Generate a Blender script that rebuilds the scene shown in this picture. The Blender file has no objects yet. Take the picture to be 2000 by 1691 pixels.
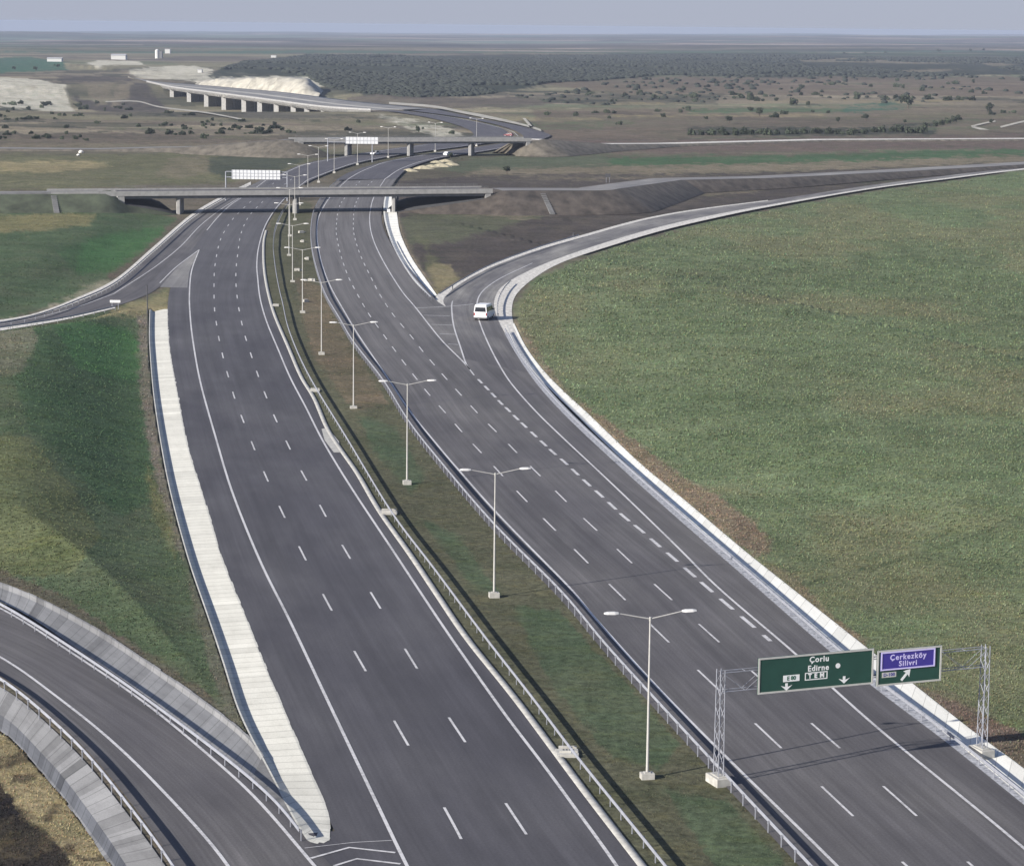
import bpy, math, random
import numpy as np
from mathutils import Vector, Matrix
random.seed(7); rng = np.random.default_rng(11)
C = bpy.context.scene.collection
S = bpy.context.scene
# ------------------------------------------------------------------ camera, light, exposure
H, FP = 47.0, 5000.0                       # camera height (m), focal length in photo pixels (photo 2000 px wide)
PITCH, ROLL = math.atan((845.5-50)/FP), 0.0105
cp, sp, cr, sr = math.cos(PITCH), math.sin(PITCH), math.cos(ROLL), math.sin(ROLL)
FWD = np.array([0, cp, -sp]); U0 = np.array([0, sp, cp]); R0 = np.array([1., 0, 0])
RGT = cr*R0+sr*U0; UPV = -sr*R0+cr*U0; CAM = np.array([0, 0, H])
cd = bpy.data.cameras.new('camera'); cam = bpy.data.objects.new('camera', cd); C.objects.link(cam)
cd.sensor_fit = 'HORIZONTAL'; cd.sensor_width = 36; cd.lens = FP/2000*36; cd.clip_start = 1; cd.clip_end = 60000
cam.matrix_world = Matrix(((RGT[0], UPV[0], -FWD[0], 0), (RGT[1], UPV[1], -FWD[1], 0), (RGT[2], UPV[2], -FWD[2], H), (0, 0, 0, 1)))
S.camera = cam
SUN_EL = math.radians(24); SUN_AZ = math.atan2(-0.816, -0.578)
sd = bpy.data.lights.new('sun', 'SUN'); sun = bpy.data.objects.new('sun', sd); C.objects.link(sun)
sd.energy = 4.6; sd.angle = math.radians(0.5); sd.color = (1.0, 0.95, 0.87)
tosun = Vector((math.sin(SUN_AZ)*math.cos(SUN_EL), math.cos(SUN_AZ)*math.cos(SUN_EL), math.sin(SUN_EL)))
sun.rotation_mode = 'QUATERNION'; sun.rotation_quaternion = (-tosun).to_track_quat('-Z', 'Y')
W = bpy.data.worlds.new('World'); S.world = W; W.use_nodes = True
wn, wl = W.node_tree.nodes, W.node_tree.links; wn.clear()
wo = wn.new('ShaderNodeOutputWorld'); bg = wn.new('ShaderNodeBackground'); sk = wn.new('ShaderNodeTexSky')
tc = wn.new('ShaderNodeTexCoord'); va = wn.new('ShaderNodeVectorMath'); va.inputs[1].default_value = (0, 0, 0.035)
tint = wn.new('ShaderNodeMixRGB'); tint.blend_type = 'MULTIPLY'; tint.inputs[0].default_value = 1; tint.inputs[2].default_value = (1.10, 1.06, 1.16, 1)
sk.sky_type = 'NISHITA'; sk.sun_disc = False; sk.sun_elevation = SUN_EL; sk.sun_rotation = SUN_AZ % (2*math.pi)
sk.air_density = 1.0; sk.dust_density = 1.0; sk.ozone_density = 1.5
wl.new(tc.outputs['Generated'], va.inputs[0]); wl.new(va.outputs[0], sk.inputs[0]); wl.new(sk.outputs[0], tint.inputs[1])
sx_ = wn.new('ShaderNodeSeparateXYZ'); wl.new(va.outputs[0], sx_.inputs[0])
mr_ = wn.new('ShaderNodeMapRange'); mr_.inputs[1].default_value = 0.13; mr_.inputs[2].default_value = 0.42; mr_.inputs[3].default_value = 0.9; mr_.inputs[4].default_value = 0.0; wl.new(sx_.outputs[2], mr_.inputs[0])
hz_ = wn.new('ShaderNodeMixRGB'); wl.new(mr_.outputs[0], hz_.inputs[0]); wl.new(tint.outputs[0], hz_.inputs[1]); hz_.inputs[2].default_value = (3.05, 3.32, 4.25, 1)
wl.new(hz_.outputs[0], bg.inputs[0]); wl.new(bg.outputs[0], wo.inputs[0]); bg.inputs[1].default_value = 0.07
S.view_settings.view_transform = 'Standard'; S.view_settings.look = 'None'; S.view_settings.gamma = 1
S.view_settings.exposure = 0.88

# ------------------------------------------------------------------ geometry helpers
def ray(px, py):
    d = FWD+RGT*((px-1000)/FP)+UPV*((845.5-py)/FP); return d
def P(px, py, z=0.0):                      # where the sight line through a photo pixel meets the level z
    d = ray(px, py); t = (z-H)/d[2]; return CAM+d*t
def proj(X, Y, Z):
    v = np.stack([np.asarray(X, float), np.asarray(Y, float), np.asarray(Z, float)-H], -1)
    zc = v@FWD; return 1000+FP*(v@RGT)/zc, 845.5-FP*(v@UPV)/zc
def crom(pts, n=10):
    p = np.array(pts, float); q = np.vstack([2*p[0]-p[1], p, 2*p[-1]-p[-2]]); out = []
    for i in range(1, len(q)-2):
        for t in np.linspace(0, 1, n, endpoint=False):
            a, b, c, d = q[i-1:i+3]
            out.append(0.5*(2*b+(c-a)*t+(2*a-5*b+4*c-d)*t*t+(3*b-a-3*c+d)*t**3))
    out.append(q[-2]); return np.array(out)
def arclen(p): return np.concatenate([[0], np.cumsum(np.linalg.norm(np.diff(p, axis=0), axis=1))])
def resamp(p, n=None, step=None):
    s = arclen(p)
    if n is None: n = max(2, int(round(s[-1]/step))+1)
    t = np.linspace(0, s[-1], n); return np.stack([np.interp(t, s, p[:, k]) for k in range(p.shape[1])], 1)
def smooth(p, it=4):
    p = p.copy()
    for _ in range(it): p[1:-1] = 0.25*p[:-2]+0.5*p[1:-1]+0.25*p[2:]
    return p
def path(pts, z=0.0, step=2.0, sm=4):      # traced pixels -> smooth world polyline
    c = crom(pts); w = np.array([P(a, b, z) for a, b in c]); return smooth(resamp(w, step=step), sm)
def tangent(p):
    d = np.gradient(p, axis=0); return d/np.linalg.norm(d, axis=1, keepdims=True)
def offset(p, d):                          # +d = to the right of travel
    t = tangent(p); q = p.copy(); q[:, 0] += d*t[:, 1]; q[:, 1] -= d*t[:, 0]; return q

def tag(o, label=None, cat=None, group=None, kind=None):
    if label: o['label'] = label
    if cat: o['category'] = cat
    if group: o['group'] = group
    if kind: o['kind'] = kind
    return o
def empty(name, loc=(0, 0, 0), rz=0.0, label=None, cat=None, group=None):
    o = bpy.data.objects.new(name, None); C.objects.link(o); o.location = loc; o.rotation_euler = (0, 0, rz); o.empty_display_size = 0.5
    return tag(o, label, cat, group)
def link(name, me, m, parent=None, kind=None):
    if m is not None and not me.materials: me.materials.append(m)
    o = bpy.data.objects.new(name, me); C.objects.link(o); o.parent = parent
    if kind: o['kind'] = kind
    return o
def npmesh(name, V, Q, uv=None, col=None, smoothf=False):
    V = np.asarray(V, np.float32); Q = np.asarray(Q, np.int32); k = Q.shape[1]
    me = bpy.data.meshes.new(name); me.vertices.add(len(V)); me.vertices.foreach_set('co', V.ravel())
    me.loops.add(Q.size); me.loops.foreach_set('vertex_index', Q.ravel()); me.polygons.add(len(Q))
    me.polygons.foreach_set('loop_start', np.arange(0, Q.size, k, dtype=np.int32))
    if uv is not None:
        l = me.uv_layers.new(name='UVMap'); l.data.foreach_set('uv', np.asarray(uv, np.float32)[Q.ravel()].ravel())
    if col is not None:
        a = me.attributes.new('Col', 'FLOAT_COLOR', 'POINT'); c4 = np.ones((len(V), 4), np.float32); c4[:, :3] = col; a.data.foreach_set('color', c4.ravel())
    me.update(calc_edges=True); me.validate()
    if smoothf: me.polygons.foreach_set('use_smooth', np.ones(len(me.polygons), bool))
    return me
class MB:
    def __init__(s): s.v = []; s.f = []
    def add(s, v, f):
        n = len(s.v); s.v += [tuple(map(float, a)) for a in v]; s.f += [tuple(n+i for i in a) for a in f]; return s
    def box(s, c, size, rz=0.0, tp=1.0):
        a, b, h = size[0]/2, size[1]/2, size[2]/2; cs, sn = math.cos(rz), math.sin(rz); v = []
        for dz, k in ((-h, 1), (h, tp)):
            for dx, dy in ((-a, -b), (a, -b), (a, b), (-a, b)):
                v.append((c[0]+(dx*cs-dy*sn)*k, c[1]+(dx*sn+dy*cs)*k, c[2]+dz))
        return s.add(v, [(0, 3, 2, 1), (4, 5, 6, 7), (0, 1, 5, 4), (1, 2, 6, 5), (2, 3, 7, 6), (3, 0, 4, 7)])
    def tube(s, p0, p1, r0, r1=None, n=8):
        r1 = r0 if r1 is None else r1; p0, p1 = Vector(p0), Vector(p1); d = (p1-p0).normalized()
        a = d.orthogonal().normalized(); b = d.cross(a); v = []
        for p, r in ((p0, r0), (p1, r1)):
            for i in range(n):
                t = 2*math.pi*i/n; v.append(p+a*(r*math.cos(t))+b*(r*math.sin(t)))
        return s.add(v, [(i, (i+1) % n, n+(i+1) % n, n+i) for i in range(n)]+[tuple(range(n-1, -1, -1)), tuple(range(n, 2*n))])
    def prism(s, prof, axis_fn):           # profile of (u,w) pairs; axis_fn(u,w,side) gives the two end points
        n = len(prof); v = [axis_fn(u, w, 0) for u, w in prof]+[axis_fn(u, w, 1) for u, w in prof]
        return s.add(v, [(i, (i+1) % n, n+(i+1) % n, n+i) for i in range(n)]+[tuple(range(n-1, -1, -1)), tuple(range(n, 2*n))])
    def build(s, name, m, parent=None, kind=None, bevel=0.0, fixn=True):
        me = bpy.data.meshes.new(name); me.from_pydata(s.v, [], s.f)
        if fixn:
            import bmesh
            bm = bmesh.new(); bm.from_mesh(me); bmesh.ops.recalc_face_normals(bm, faces=bm.faces)
            if bevel: bmesh.ops.bevel(bm, geom=list(bm.edges), offset=bevel, segments=2, affect='EDGES', profile=0.6)
            bm.to_mesh(me); bm.free()
        me.update(); return link(name, me, m, parent, kind)
def loft(path_pts, prof, closed=False):    # prof: list of (right offset, height) or function(i)->list
    n = len(path_pts); t = tangent(path_pts); V = []
    for i in range(n):
        pr = prof(i) if callable(prof) else prof
        for a, h in pr: V.append((path_pts[i, 0]+a*t[i, 1], path_pts[i, 1]-a*t[i, 0], path_pts[i, 2]+h))
    m = len(prof(0) if callable(prof) else prof); Q = []
    for i in range(n-1):
        for j in range(m if closed else m-1):
            k = (j+1) % m; Q.append((i*m+j, i*m+k, (i+1)*m+k, (i+1)*m+j))
    return np.array(V), np.array(Q)
def strip_between(rows):                   # rows: list of polylines with equal counts, left to right
    A = np.stack(rows, 1); n, m, _ = A.shape; V = A.reshape(-1, 3)
    i = np.arange(n-1)[:, None]*m+np.arange(m-1)[None]; i = i.ravel()
    Q = np.stack([i, i+1, i+m+1, i+m], 1)
    s = arclen(A[:, m//2]); w = np.concatenate([np.zeros((n, 1)), np.cumsum(np.linalg.norm(np.diff(A, axis=1), axis=2), 1)], 1)
    uv = np.stack([w, np.repeat(s[:, None], m, 1)], -1).reshape(-1, 2)
    return V, Q, uv
ROADPTS = []
def ribbon(name, L, R, m, z=0.0, nc=5, step=3.0, keep=True):
    a, b = path(L, z), path(R, z); n = int(max(arclen(a)[-1], arclen(b)[-1])/step)+2
    a, b = resamp(a, n), resamp(b, n); rows = [a+(b-a)*t for t in np.linspace(0, 1, nc)]
    V, Q, uv = strip_between(rows)
    if keep: ROADPTS.append(V)
    return link(name, npmesh(name, V, Q, uv), m, None, 'structure')

# value noise
def vnoise(x, y, seed=0):
    xi, yi = np.floor(x).astype(np.int64), np.floor(y).astype(np.int64); fx, fy = x-xi, y-yi
    def h(a, b):
        n = (a*374761393+b*668265263+seed*974711) & 0x7fffffff; n = ((n ^ (n >> 13))*1274126177) & 0x7fffffff
        n = (n ^ (n >> 16)) & 0xffff; return n/65535.0
    fx = fx*fx*(3-2*fx); fy = fy*fy*(3-2*fy)
    return (h(xi, yi)*(1-fx)+h(xi+1, yi)*fx)*(1-fy)+(h(xi, yi+1)*(1-fx)+h(xi+1, yi+1)*fx)*fy
def fbm(x, y, o=4, seed=0):
    r = 0; a = 0.5; t = 0
    for k in range(o): r = r+a*vnoise(x*2**k, y*2**k, seed+k*17); t += a; a *= 0.5
    return r/t
def inside(px, py, poly):
    poly = np.array(poly, float); r = np.zeros(px.shape, bool)
    bb = (px >= poly[:, 0].min()) & (px <= poly[:, 0].max()) & (py >= poly[:, 1].min()) & (py <= poly[:, 1].max())
    x, y = px[bb], py[bb]; c = np.zeros(x.shape, bool)
    for (x0, y0), (x1, y1) in zip(poly, np.roll(poly, -1, 0)):
        if y0 == y1: continue
        c ^= ((y0 > y) != (y1 > y)) & (x < (x1-x0)*(y-y0)/(y1-y0)+x0)
    r[bb] = c; return r

# ------------------------------------------------------------------ materials
def newmat(name):
    m = bpy.data.materials.new(name); m.use_nodes = True; n = m.node_tree.nodes; l = m.node_tree.links
    return m, n, l, n['Principled BSDF']
def mixc(n, l, a, b, fac, mode='MIX'):
    x = n.new('ShaderNodeMixRGB'); x.blend_type = mode
    for s, v in ((x.inputs[1], a), (x.inputs[2], b), (x.inputs[0], fac)):
        if isinstance(v, (tuple, list)): s.default_value = tuple(v)+((1,) if len(v) == 3 else ())
        elif isinstance(v, (int, float)): s.default_value = v
        else: l.new(v, s)
    return x.outputs[0]
def noise(n, l, vec, scale, detail=4, rough=0.6):
    x = n.new('ShaderNodeTexNoise'); x.inputs['Scale'].default_value = scale; x.inputs['Detail'].default_value = detail; x.inputs['Roughness'].default_value = rough
    l.new(vec, x.inputs['Vector']); return x.outputs['Fac']
def ramp(n, l, v, a, b, c0=0.0, c1=1.0):
    x = n.new('ShaderNodeMapRange'); x.inputs[1].default_value = a; x.inputs[2].default_value = b; x.inputs[3].default_value = c0; x.inputs[4].default_value = c1
    l.new(v, x.inputs[0]); return x.outputs[0]
def mapping(n, l, vec, sc):
    x = n.new('ShaderNodeMapping'); x.inputs['Scale'].default_value = sc; l.new(vec, x.inputs[0]); return x.outputs[0]
def gray(n, l, f):                          # scalar -> grey colour socket
    x = n.new('ShaderNodeCombineColor')
    for k in range(3): l.new(f, x.inputs[k])
    return x.outputs[0]
def bump(n, l, bsdf, h, strength, dist):
    b = n.new('ShaderNodeBump'); b.inputs['Strength'].default_value = strength; b.inputs['Distance'].default_value = dist
    l.new(h, b.inputs['Height']); l.new(b.outputs[0], bsdf.inputs['Normal'])
def simple(name, col, rough=0.7, var=0.25, scale=3.0, metal=0.0, bumpd=0.0):
    m, n, l, b = newmat(name); t = n.new('ShaderNodeTexCoord').outputs['Object']
    f = noise(n, l, t, scale, 5)
    l.new(mixc(n, l, tuple(col), gray(n, l, ramp(n, l, f, 0.3, 0.7, 1-var, 1+var)), 1.0, 'MULTIPLY'), b.inputs['Base Color'])
    b.inputs['Roughness'].default_value = rough; b.inputs['Metallic'].default_value = metal
    if bumpd: bump(n, l, b, f, 0.6, bumpd)
    return m
def asphalt(name, col, dust, dustamt, fade=None, st=1.0, far=None):
    m, n, l, b = newmat(name); uv = n.new('ShaderNodeUVMap').outputs[0]
    grain = noise(n, l, mapping(n, l, uv, (3, 3, 1)), 2.0, 6, 0.75)
    streak = noise(n, l, mapping(n, l, uv, (0.9, 0.012, 1)), 1.0, 4, 0.65)
    fine = noise(n, l, mapping(n, l, uv, (4.5, 0.03, 1)), 1.0, 3, 0.6)
    patch = noise(n, l, mapping(n, l, uv, (0.08, 0.03, 1)), 1.0, 4, 0.6)
    c = mixc(n, l, tuple(col), tuple(dust), ramp(n, l, patch, 0.42, 0.72, 0, dustamt))
    mid = noise(n, l, mapping(n, l, uv, (0.28, 0.06, 1)), 1.0, 5, 0.65); c = mixc(n, l, c, gray(n, l, ramp(n, l, mid, 0.3, 0.7, 0.86, 1.15)), 1.0, 'MULTIPLY')
    if far:                                   # site traffic has left more dust farther along
        sx = n.new('ShaderNodeSeparateXYZ'); l.new(uv, sx.inputs[0]); ad = n.new('ShaderNodeMath'); ad.operation = 'MULTIPLY_ADD'; l.new(patch, ad.inputs[0]); ad.inputs[1].default_value = 160; l.new(sx.outputs[1], ad.inputs[2])
        c = mixc(n, l, c, tuple(dust), ramp(n, l, ad.outputs[0], far[0], far[1], 0, far[2]))
    if fade:                                  # the film of grit sets in gradually along the ramp
        sx = n.new('ShaderNodeSeparateXYZ'); l.new(uv, sx.inputs[0]); ad = n.new('ShaderNodeMath'); ad.operation = 'MULTIPLY_ADD'; l.new(patch, ad.inputs[0]); ad.inputs[1].default_value = 40; l.new(sx.outputs[1], ad.inputs[2])
        c = mixc(n, l, tuple(fade), c, ramp(n, l, ad.outputs[0], 18, 85, 0, 1))
    c = mixc(n, l, c, gray(n, l, ramp(n, l, grain, 0.25, 0.75, 0.72, 1.28)), 1.0, 'MULTIPLY')
    c = mixc(n, l, c, gray(n, l, ramp(n, l, streak, 0.3, 0.7, 1-0.16*st, 1+0.18*st)), 1.0, 'MULTIPLY')
    c = mixc(n, l, c, gray(n, l, ramp(n, l, fine, 0.3, 0.7, 1-0.08*st, 1+0.09*st)), 1.0, 'MULTIPLY')
    l.new(c, b.inputs['Base Color']); b.inputs['Roughness'].default_value = 0.85; b.inputs['Specular IOR Level'].default_value = 0.25
    bump(n, l, b, grain, 0.5, 0.01); return m
def slabs(name, col, dirt, var, joint):      # cast concrete: tone per slab (vertex colour) x joint lines x stains
    m, n, l, b = newmat(name); uv = n.new('ShaderNodeUVMap').outputs[0]
    at = n.new('ShaderNodeAttribute'); at.attribute_name = 'Col'
    st = noise(n, l, mapping(n, l, uv, (0.7, 0.25, 1)), 1.0, 5, 0.65); gr = noise(n, l, mapping(n, l, uv, (6, 6, 1)), 1.0, 4, 0.7)
    sx = n.new('ShaderNodeSeparateXYZ'); l.new(uv, sx.inputs[0])
    fr = n.new('ShaderNodeMath'); fr.operation = 'PINGPONG'; fr.inputs[1].default_value = joint/2; l.new(sx.outputs[1], fr.inputs[0])
    jl = ramp(n, l, fr.outputs[0], 0.02, 0.09, 0.62, 1.0)
    c = mixc(n, l, tuple(col), tuple(dirt), ramp(n, l, st, 0.45, 0.75, 0, var))
    c = mixc(n, l, c, at.outputs['Color'], 1.0, 'MULTIPLY'); c = mixc(n, l, c, gray(n, l, jl), 1.0, 'MULTIPLY')
    c = mixc(n, l, c, gray(n, l, ramp(n, l, gr, 0.3, 0.7, 0.88, 1.1)), 1.0, 'MULTIPLY')
    l.new(c, b.inputs['Base Color']); b.inputs['Roughness'].default_value = 0.9; bump(n, l, b, gr, 0.4, 0.02); return m
def ground_mat(name):
    m, n, l, b = newmat(name); t = n.new('ShaderNodeTexCoord').outputs['Object']
    at = n.new('ShaderNodeAttribute'); at.attribute_name = 'Col'
    n1 = noise(n, l, t, 1.3, 6, 0.72); n2 = noise(n, l, t, 0.16, 5, 0.65); n3 = noise(n, l, t, 0.022, 5, 0.6)
    n4 = noise(n, l, mapping(n, l, t, (0.5, 1.0, 1)), 0.5, 4, 0.7)
    c = mixc(n, l, at.outputs['Color'], gray(n, l, ramp(n, l, n1, 0.28, 0.72, 0.45, 1.6)), 1.0, 'MULTIPLY')
    c = mixc(n, l, c, gray(n, l, ramp(n, l, n2, 0.3, 0.7, 0.8, 1.22)), 1.0, 'MULTIPLY')
    c = mixc(n, l, c, gray(n, l, ramp(n, l, n3, 0.3, 0.7, 0.86, 1.15)), 1.0, 'MULTIPLY')
    c = mixc(n, l, c, mixc(n, l, c, (1.35, 1.2, 0.75), 1.0, 'MULTIPLY'), ramp(n, l, n4, 0.5, 0.72, 0, 0.45))
    c = mixc(n, l, c, mixc(n, l, c, (0.80, 0.97, 0.80), 1.0, 'MULTIPLY'), ramp(n, l, n2, 0.52, 0.3, 0, 0.5))
    l.new(c, b.inputs['Base Color']); b.inputs['Roughness'].default_value = 1.0; b.inputs['Specular IOR Level'].default_value = 0.1
    h = n.new('ShaderNodeMath'); h.operation = 'ADD'; l.new(n1, h.inputs[0]); l.new(n4, h.inputs[1]); bump(n, l, b, h.outputs[0], 0.6, 0.22)
    return m
M = {}
M['ground'] = ground_mat('ground_grass_and_soil')
M['asph_l'] = asphalt('dark_asphalt', (0.061, 0.059, 0.067), (0.100, 0.097, 0.102), 0.7, None, 0.9, (330, 520, 0.6))
M['asph_r'] = asphalt('dusty_asphalt', (0.081, 0.077, 0.081), (0.126, 0.120, 0.118), 0.85, None, 1.45, (230, 420, 0.75))
M['asph_d'] = asphalt('pale_dusty_asphalt', (0.115, 0.110, 0.112), (0.26, 0.25, 0.23), 0.95, (0.08, 0.076, 0.08), 1.3)
M['asph_g'] = asphalt('lightly_dusted_asphalt', (0.098, 0.094, 0.095), (0.20, 0.19, 0.18), 0.9)
M['asph_e'] = asphalt('grit_covered_asphalt', (0.165, 0.16, 0.158), (0.27, 0.26, 0.24), 0.95)
M['asph_f'] = asphalt('worn_far_asphalt', (0.075, 0.072, 0.082), (0.10, 0.097, 0.10), 0.5)
M['gravel'] = simple('pale_gravel', (0.50, 0.48, 0.44), 0.95, 0.5, 1.4, bumpd=0.06)
m_, n_, l_, b_ = newmat('worn_road_paint'); t_ = n_.new('ShaderNodeTexCoord').outputs['Object']
f1 = noise(n_, l_, t_, 2.2, 6, 0.75); f2 = noise(n_, l_, t_, 0.12, 3, 0.6); ad_ = n_.new('ShaderNodeMath'); ad_.operation = 'MULTIPLY_ADD'; l_.new(f2, ad_.inputs[0]); ad_.inputs[1].default_value = 0.5; l_.new(f1, ad_.inputs[2])
l_.new(mixc(n_, l_, (0.54, 0.53, 0.53), (0.20, 0.195, 0.20), ramp(n_, l_, ad_.outputs[0], 0.70, 0.98, 0, 0.85)), b_.inputs['Base Color']); b_.inputs['Roughness'].default_value = 0.7; M['paint'] = m_
M['white_slab'] = slabs('new_white_concrete', (0.50, 0.49, 0.44), (0.39, 0.38, 0.335), 0.6, 1.5)
M['white_slab2'] = slabs('bright_white_concrete', (0.66, 0.65, 0.60), (0.52, 0.51, 0.46), 0.6, 2.4)
M['grey_slab'] = slabs('grey_cast_concrete', (0.25, 0.247, 0.242), (0.165, 0.162, 0.16), 0.8, 1.6)
M['grey_slab2'] = simple('stained_grey_concrete', (0.15, 0.148, 0.145), 0.9, 0.3, 1.0)
M['kerb'] = simple('kerb_concrete', (0.37, 0.36, 0.33), 0.9, 0.25, 1.5)
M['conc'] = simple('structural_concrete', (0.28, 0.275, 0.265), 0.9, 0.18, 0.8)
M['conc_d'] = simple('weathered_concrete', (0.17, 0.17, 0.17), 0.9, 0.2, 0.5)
M['galv'] = simple('galvanised_steel', (0.28, 0.29, 0.325), 0.6, 0.15, 2.0, metal=0.25)
M['pole'] = simple('pale_painted_steel', (0.42, 0.41, 0.385), 0.5, 0.10, 3, metal=0.1)

# ------------------------------------------------------------------ road surfaces
LA = [(820, 1900), (716, 1740), (652, 1620), (607, 1517), (560, 1405), (515, 1300), (476, 1200), (435, 1100), (399, 980), (366, 874), (346, 772), (332, 689), (328, 640), (327, 604), (332, 566), (345, 538), (364, 505), (388, 470), (412, 440), (440, 412), (470, 388), (500, 368), (530, 349)]
LB = [(1402, 1900), (1240, 1680), (1143, 1555), (1080, 1472), (997, 1360), (908, 1250), (850, 1165), (793, 1080), (738, 1000), (696, 927), (667, 884), (636, 838), (610, 778), (586, 737), (560, 677), (536, 619), (524, 580), (516, 540), (512, 500), (513, 472), (517, 450), (525, 432), (538, 412), (554, 392), (573, 372), (608, 352)]
GRt = [(1770, 1890), (1583.5, 1690), (1388, 1481.5), (1260, 1343), (1174, 1248), (1097, 1155), (964, 1022), (850, 889), (795, 818), (748, 742), (690, 667), (662, 620), (636, 576), (622, 538), (611, 496), (606.5, 457.5), (610, 419), (620, 395), (640, 368), (662, 349)]
RAz = path(GRt, 0.72)
def topx(w): return list(zip(*proj(w[:, 0], w[:, 1], w[:, 2]*0)))
RA = [(a, b) for a, b in topx(RAz)[::6]]
ROl = [(2330, 1838), (2000, 1571), (1847, 1447.5), (1711, 1345.5), (1613, 1265), (1481.5, 1150), (1438, 1112), (1338, 1025), (1240, 938), (1146, 852), (1090, 797), (1050, 752), (1020, 710), (1000, 678), (985, 650)]
RB = ROl+[(945, 618), (890, 592), (848, 579), (826, 556), (801, 528), (777, 498), (757, 464), (747, 440), (745, 420), (748, 400), (756, 378), (775, 349)]
ribbon('left_carriageway', LA, LB, M['asph_l'], 0.006, 7)
ribbon('right_carriageway', RA, RB, M['asph_r'], 0.0, 7)
# slip road, bottom left
S1L = [(-400, 1155), (-200, 1225), (0, 1318), (84, 1385), (168, 1462), (244, 1552), (320, 1655), (400, 1790), (470, 1900)]
S1R = [(-400, 1080), (-200, 1122), (0, 1183), (140, 1267), (279, 1363), (384, 1442), (444, 1487), (500, 1535), (550, 1580), (590, 1625), (625, 1665), (700, 1750), (830, 1900)]
ribbon('slip_road', S1L, S1R, M['asph_r'], 0.0, 4)
# slip road, upper left
S2L = [(-300, 672), (0, 632), (75, 617), (150, 591), (225, 556), (300, 494), (375, 429), (445, 386), (490, 362), (520, 347)]
S2R = [(-300, 685), (0, 641), (125, 621), (225, 598), (287, 576), (318, 555), (352, 520), (389, 487), (415, 455), (440, 425), (475, 392), (525, 352)]
ribbon('merging_slip_road', S2L, S2R, M['asph_r'], 0.0, 4)
ribbon('gravel_shoulder', [(-300, 664), (0, 625), (75, 610), (150, 581.5), (225, 545), (300, 481.5), (375, 417.5), (445, 377), (490, 355)], [(-300, 671), (0, 631), (75, 616), (150, 590), (225, 555), (300, 492.5), (375, 427.5), (445, 385), (490, 361)], M['gravel'], 0.012, 2)
ribbon('gravel_shoulder', [(-300, 684), (0, 639.5), (125, 619.5), (222, 597.5)], [(-300, 692), (0, 646), (125, 625), (225, 602)], M['gravel'], 0.010, 2)
# exit ramp on the right with its gravel verge
XL = [(905, 700), (872, 640), (862, 606), (868, 582), (900, 553), (960, 521), (1050, 488), (1150, 459), (1250, 431), (1350, 412), (1500, 392), (1700, 362), (1850, 343), (2000, 326), (2350, 288)]
XR = [(1032, 728), (1000, 678), (978, 636), (966, 606), (966, 582), (984, 556), (1036, 527), (1100, 501), (1200, 468), (1300, 440), (1400, 418.5), (1500, 400.5), (1700, 367), (1850, 347.5), (2000, 329), (2350, 291)]
XV = [(1040, 716), (1018, 672), (1003, 632), (1000, 600), (1010, 573), (1045, 542), (1100, 511.5), (1200, 478), (1300, 448.5), (1400, 425), (1500, 404.5), (1700, 369.5), (1850, 350), (2000, 331.5), (2350, 294)]
ribbon('gravel_verge', [(1000, 676), (978, 636), (962, 606), (962, 582), (978, 553), (1034, 524), (1098, 498), (1198, 466), (1298, 439), (1398, 417.5), (1498, 399.5), (1698, 366), (1850, 347), (2000, 328.5), (2350, 290.5)], XV, M['gravel'], -0.012, 3)
ribbon('exit_ramp', XL, XR, M['asph_d'], 0.008, 4)
ribbon('gravel_edge', [(856, 590), (851, 578), (898, 549), (958, 517), (1048, 484.5), (1148, 456), (1248, 429), (1348, 410.5), (1500, 391)], [(872, 600), (866, 584), (900, 554), (960, 522), (1050, 489), (1150, 460), (1250, 432), (1350, 412.5), (1500, 392.6)], M['gravel'], 0.012, 2)
ribbon('gore_paving', [(585, 1628), (625, 1672), (700, 1757), (830, 1905)], [(655, 1622), (700, 1700), (760, 1800), (850, 1905)], M['asph_l'], -0.004, 3)
# gore areas swept with grit
ribbon('gore_area', [(922, 731), (906, 708), (862, 664), (812, 606), (812, 598)], [(925, 732), (911, 713), (899, 677), (886, 636), (882, 598)], M['asph_g'], 0.016, 3)
ribbon('dusty_gore', [(312, 561), (345, 524), (370, 502), (386, 489)], [(366, 562), (370, 530), (380, 508), (389, 488)], M['asph_e'], 0.012, 3)
# gravel between right shoulder and drain
def shiftx(pts, k): return [(x+k*(y-50)/1294.0, y) for x, y in pts]
M['verge'] = simple('bluish_crushed_stone', (0.30, 0.305, 0.325), 0.95, 0.55, 2.6, bumpd=0.05)
ribbon('gravel_strip', ROl, shiftx(ROl, 28), M['verge'], 0.014, 3)

# ------------------------------------------------------------------ lane markings (one sheet 4 mm and more above the road)
mv, mq = [], []
def stripe(w, width, z):
    w = w.copy(); w[:, 2] = z; V, Q = loft(w, [(-width/2, 0), (width/2, 0)])
    n = sum(len(a) for a in mv); mv.append(V); mq.append(Q+n)
def line(pts, width=0.22, z=0.024, **k): stripe(path(pts, 0.0, **k), width, z)
LL = [(905, 1900), (795, 1691), (740, 1577), (648, 1385), (568, 1216), (510, 1100), (455, 965), (420, 850), (391, 745), (376, 660), (371, 610), (370, 575), (374, 530), (389, 488)]
LLn = [(404, 450), (425, 425), (450, 401), (482, 380), (520, 352)]
LR = [(1345, 1900), (1205, 1691), (1130, 1587), (1056, 1486), (990, 1400), (900, 1273), (850, 1200), (760, 1064), (700, 974), (660, 911), (627, 854.6), (597, 795), (567.5, 739), (543, 682), (521, 629), (508, 583), (503, 540), (501.5, 520), (503, 496), (507, 475), (515.5, 447), (528, 423), (545, 400), (565, 380), (600, 352)]
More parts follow.
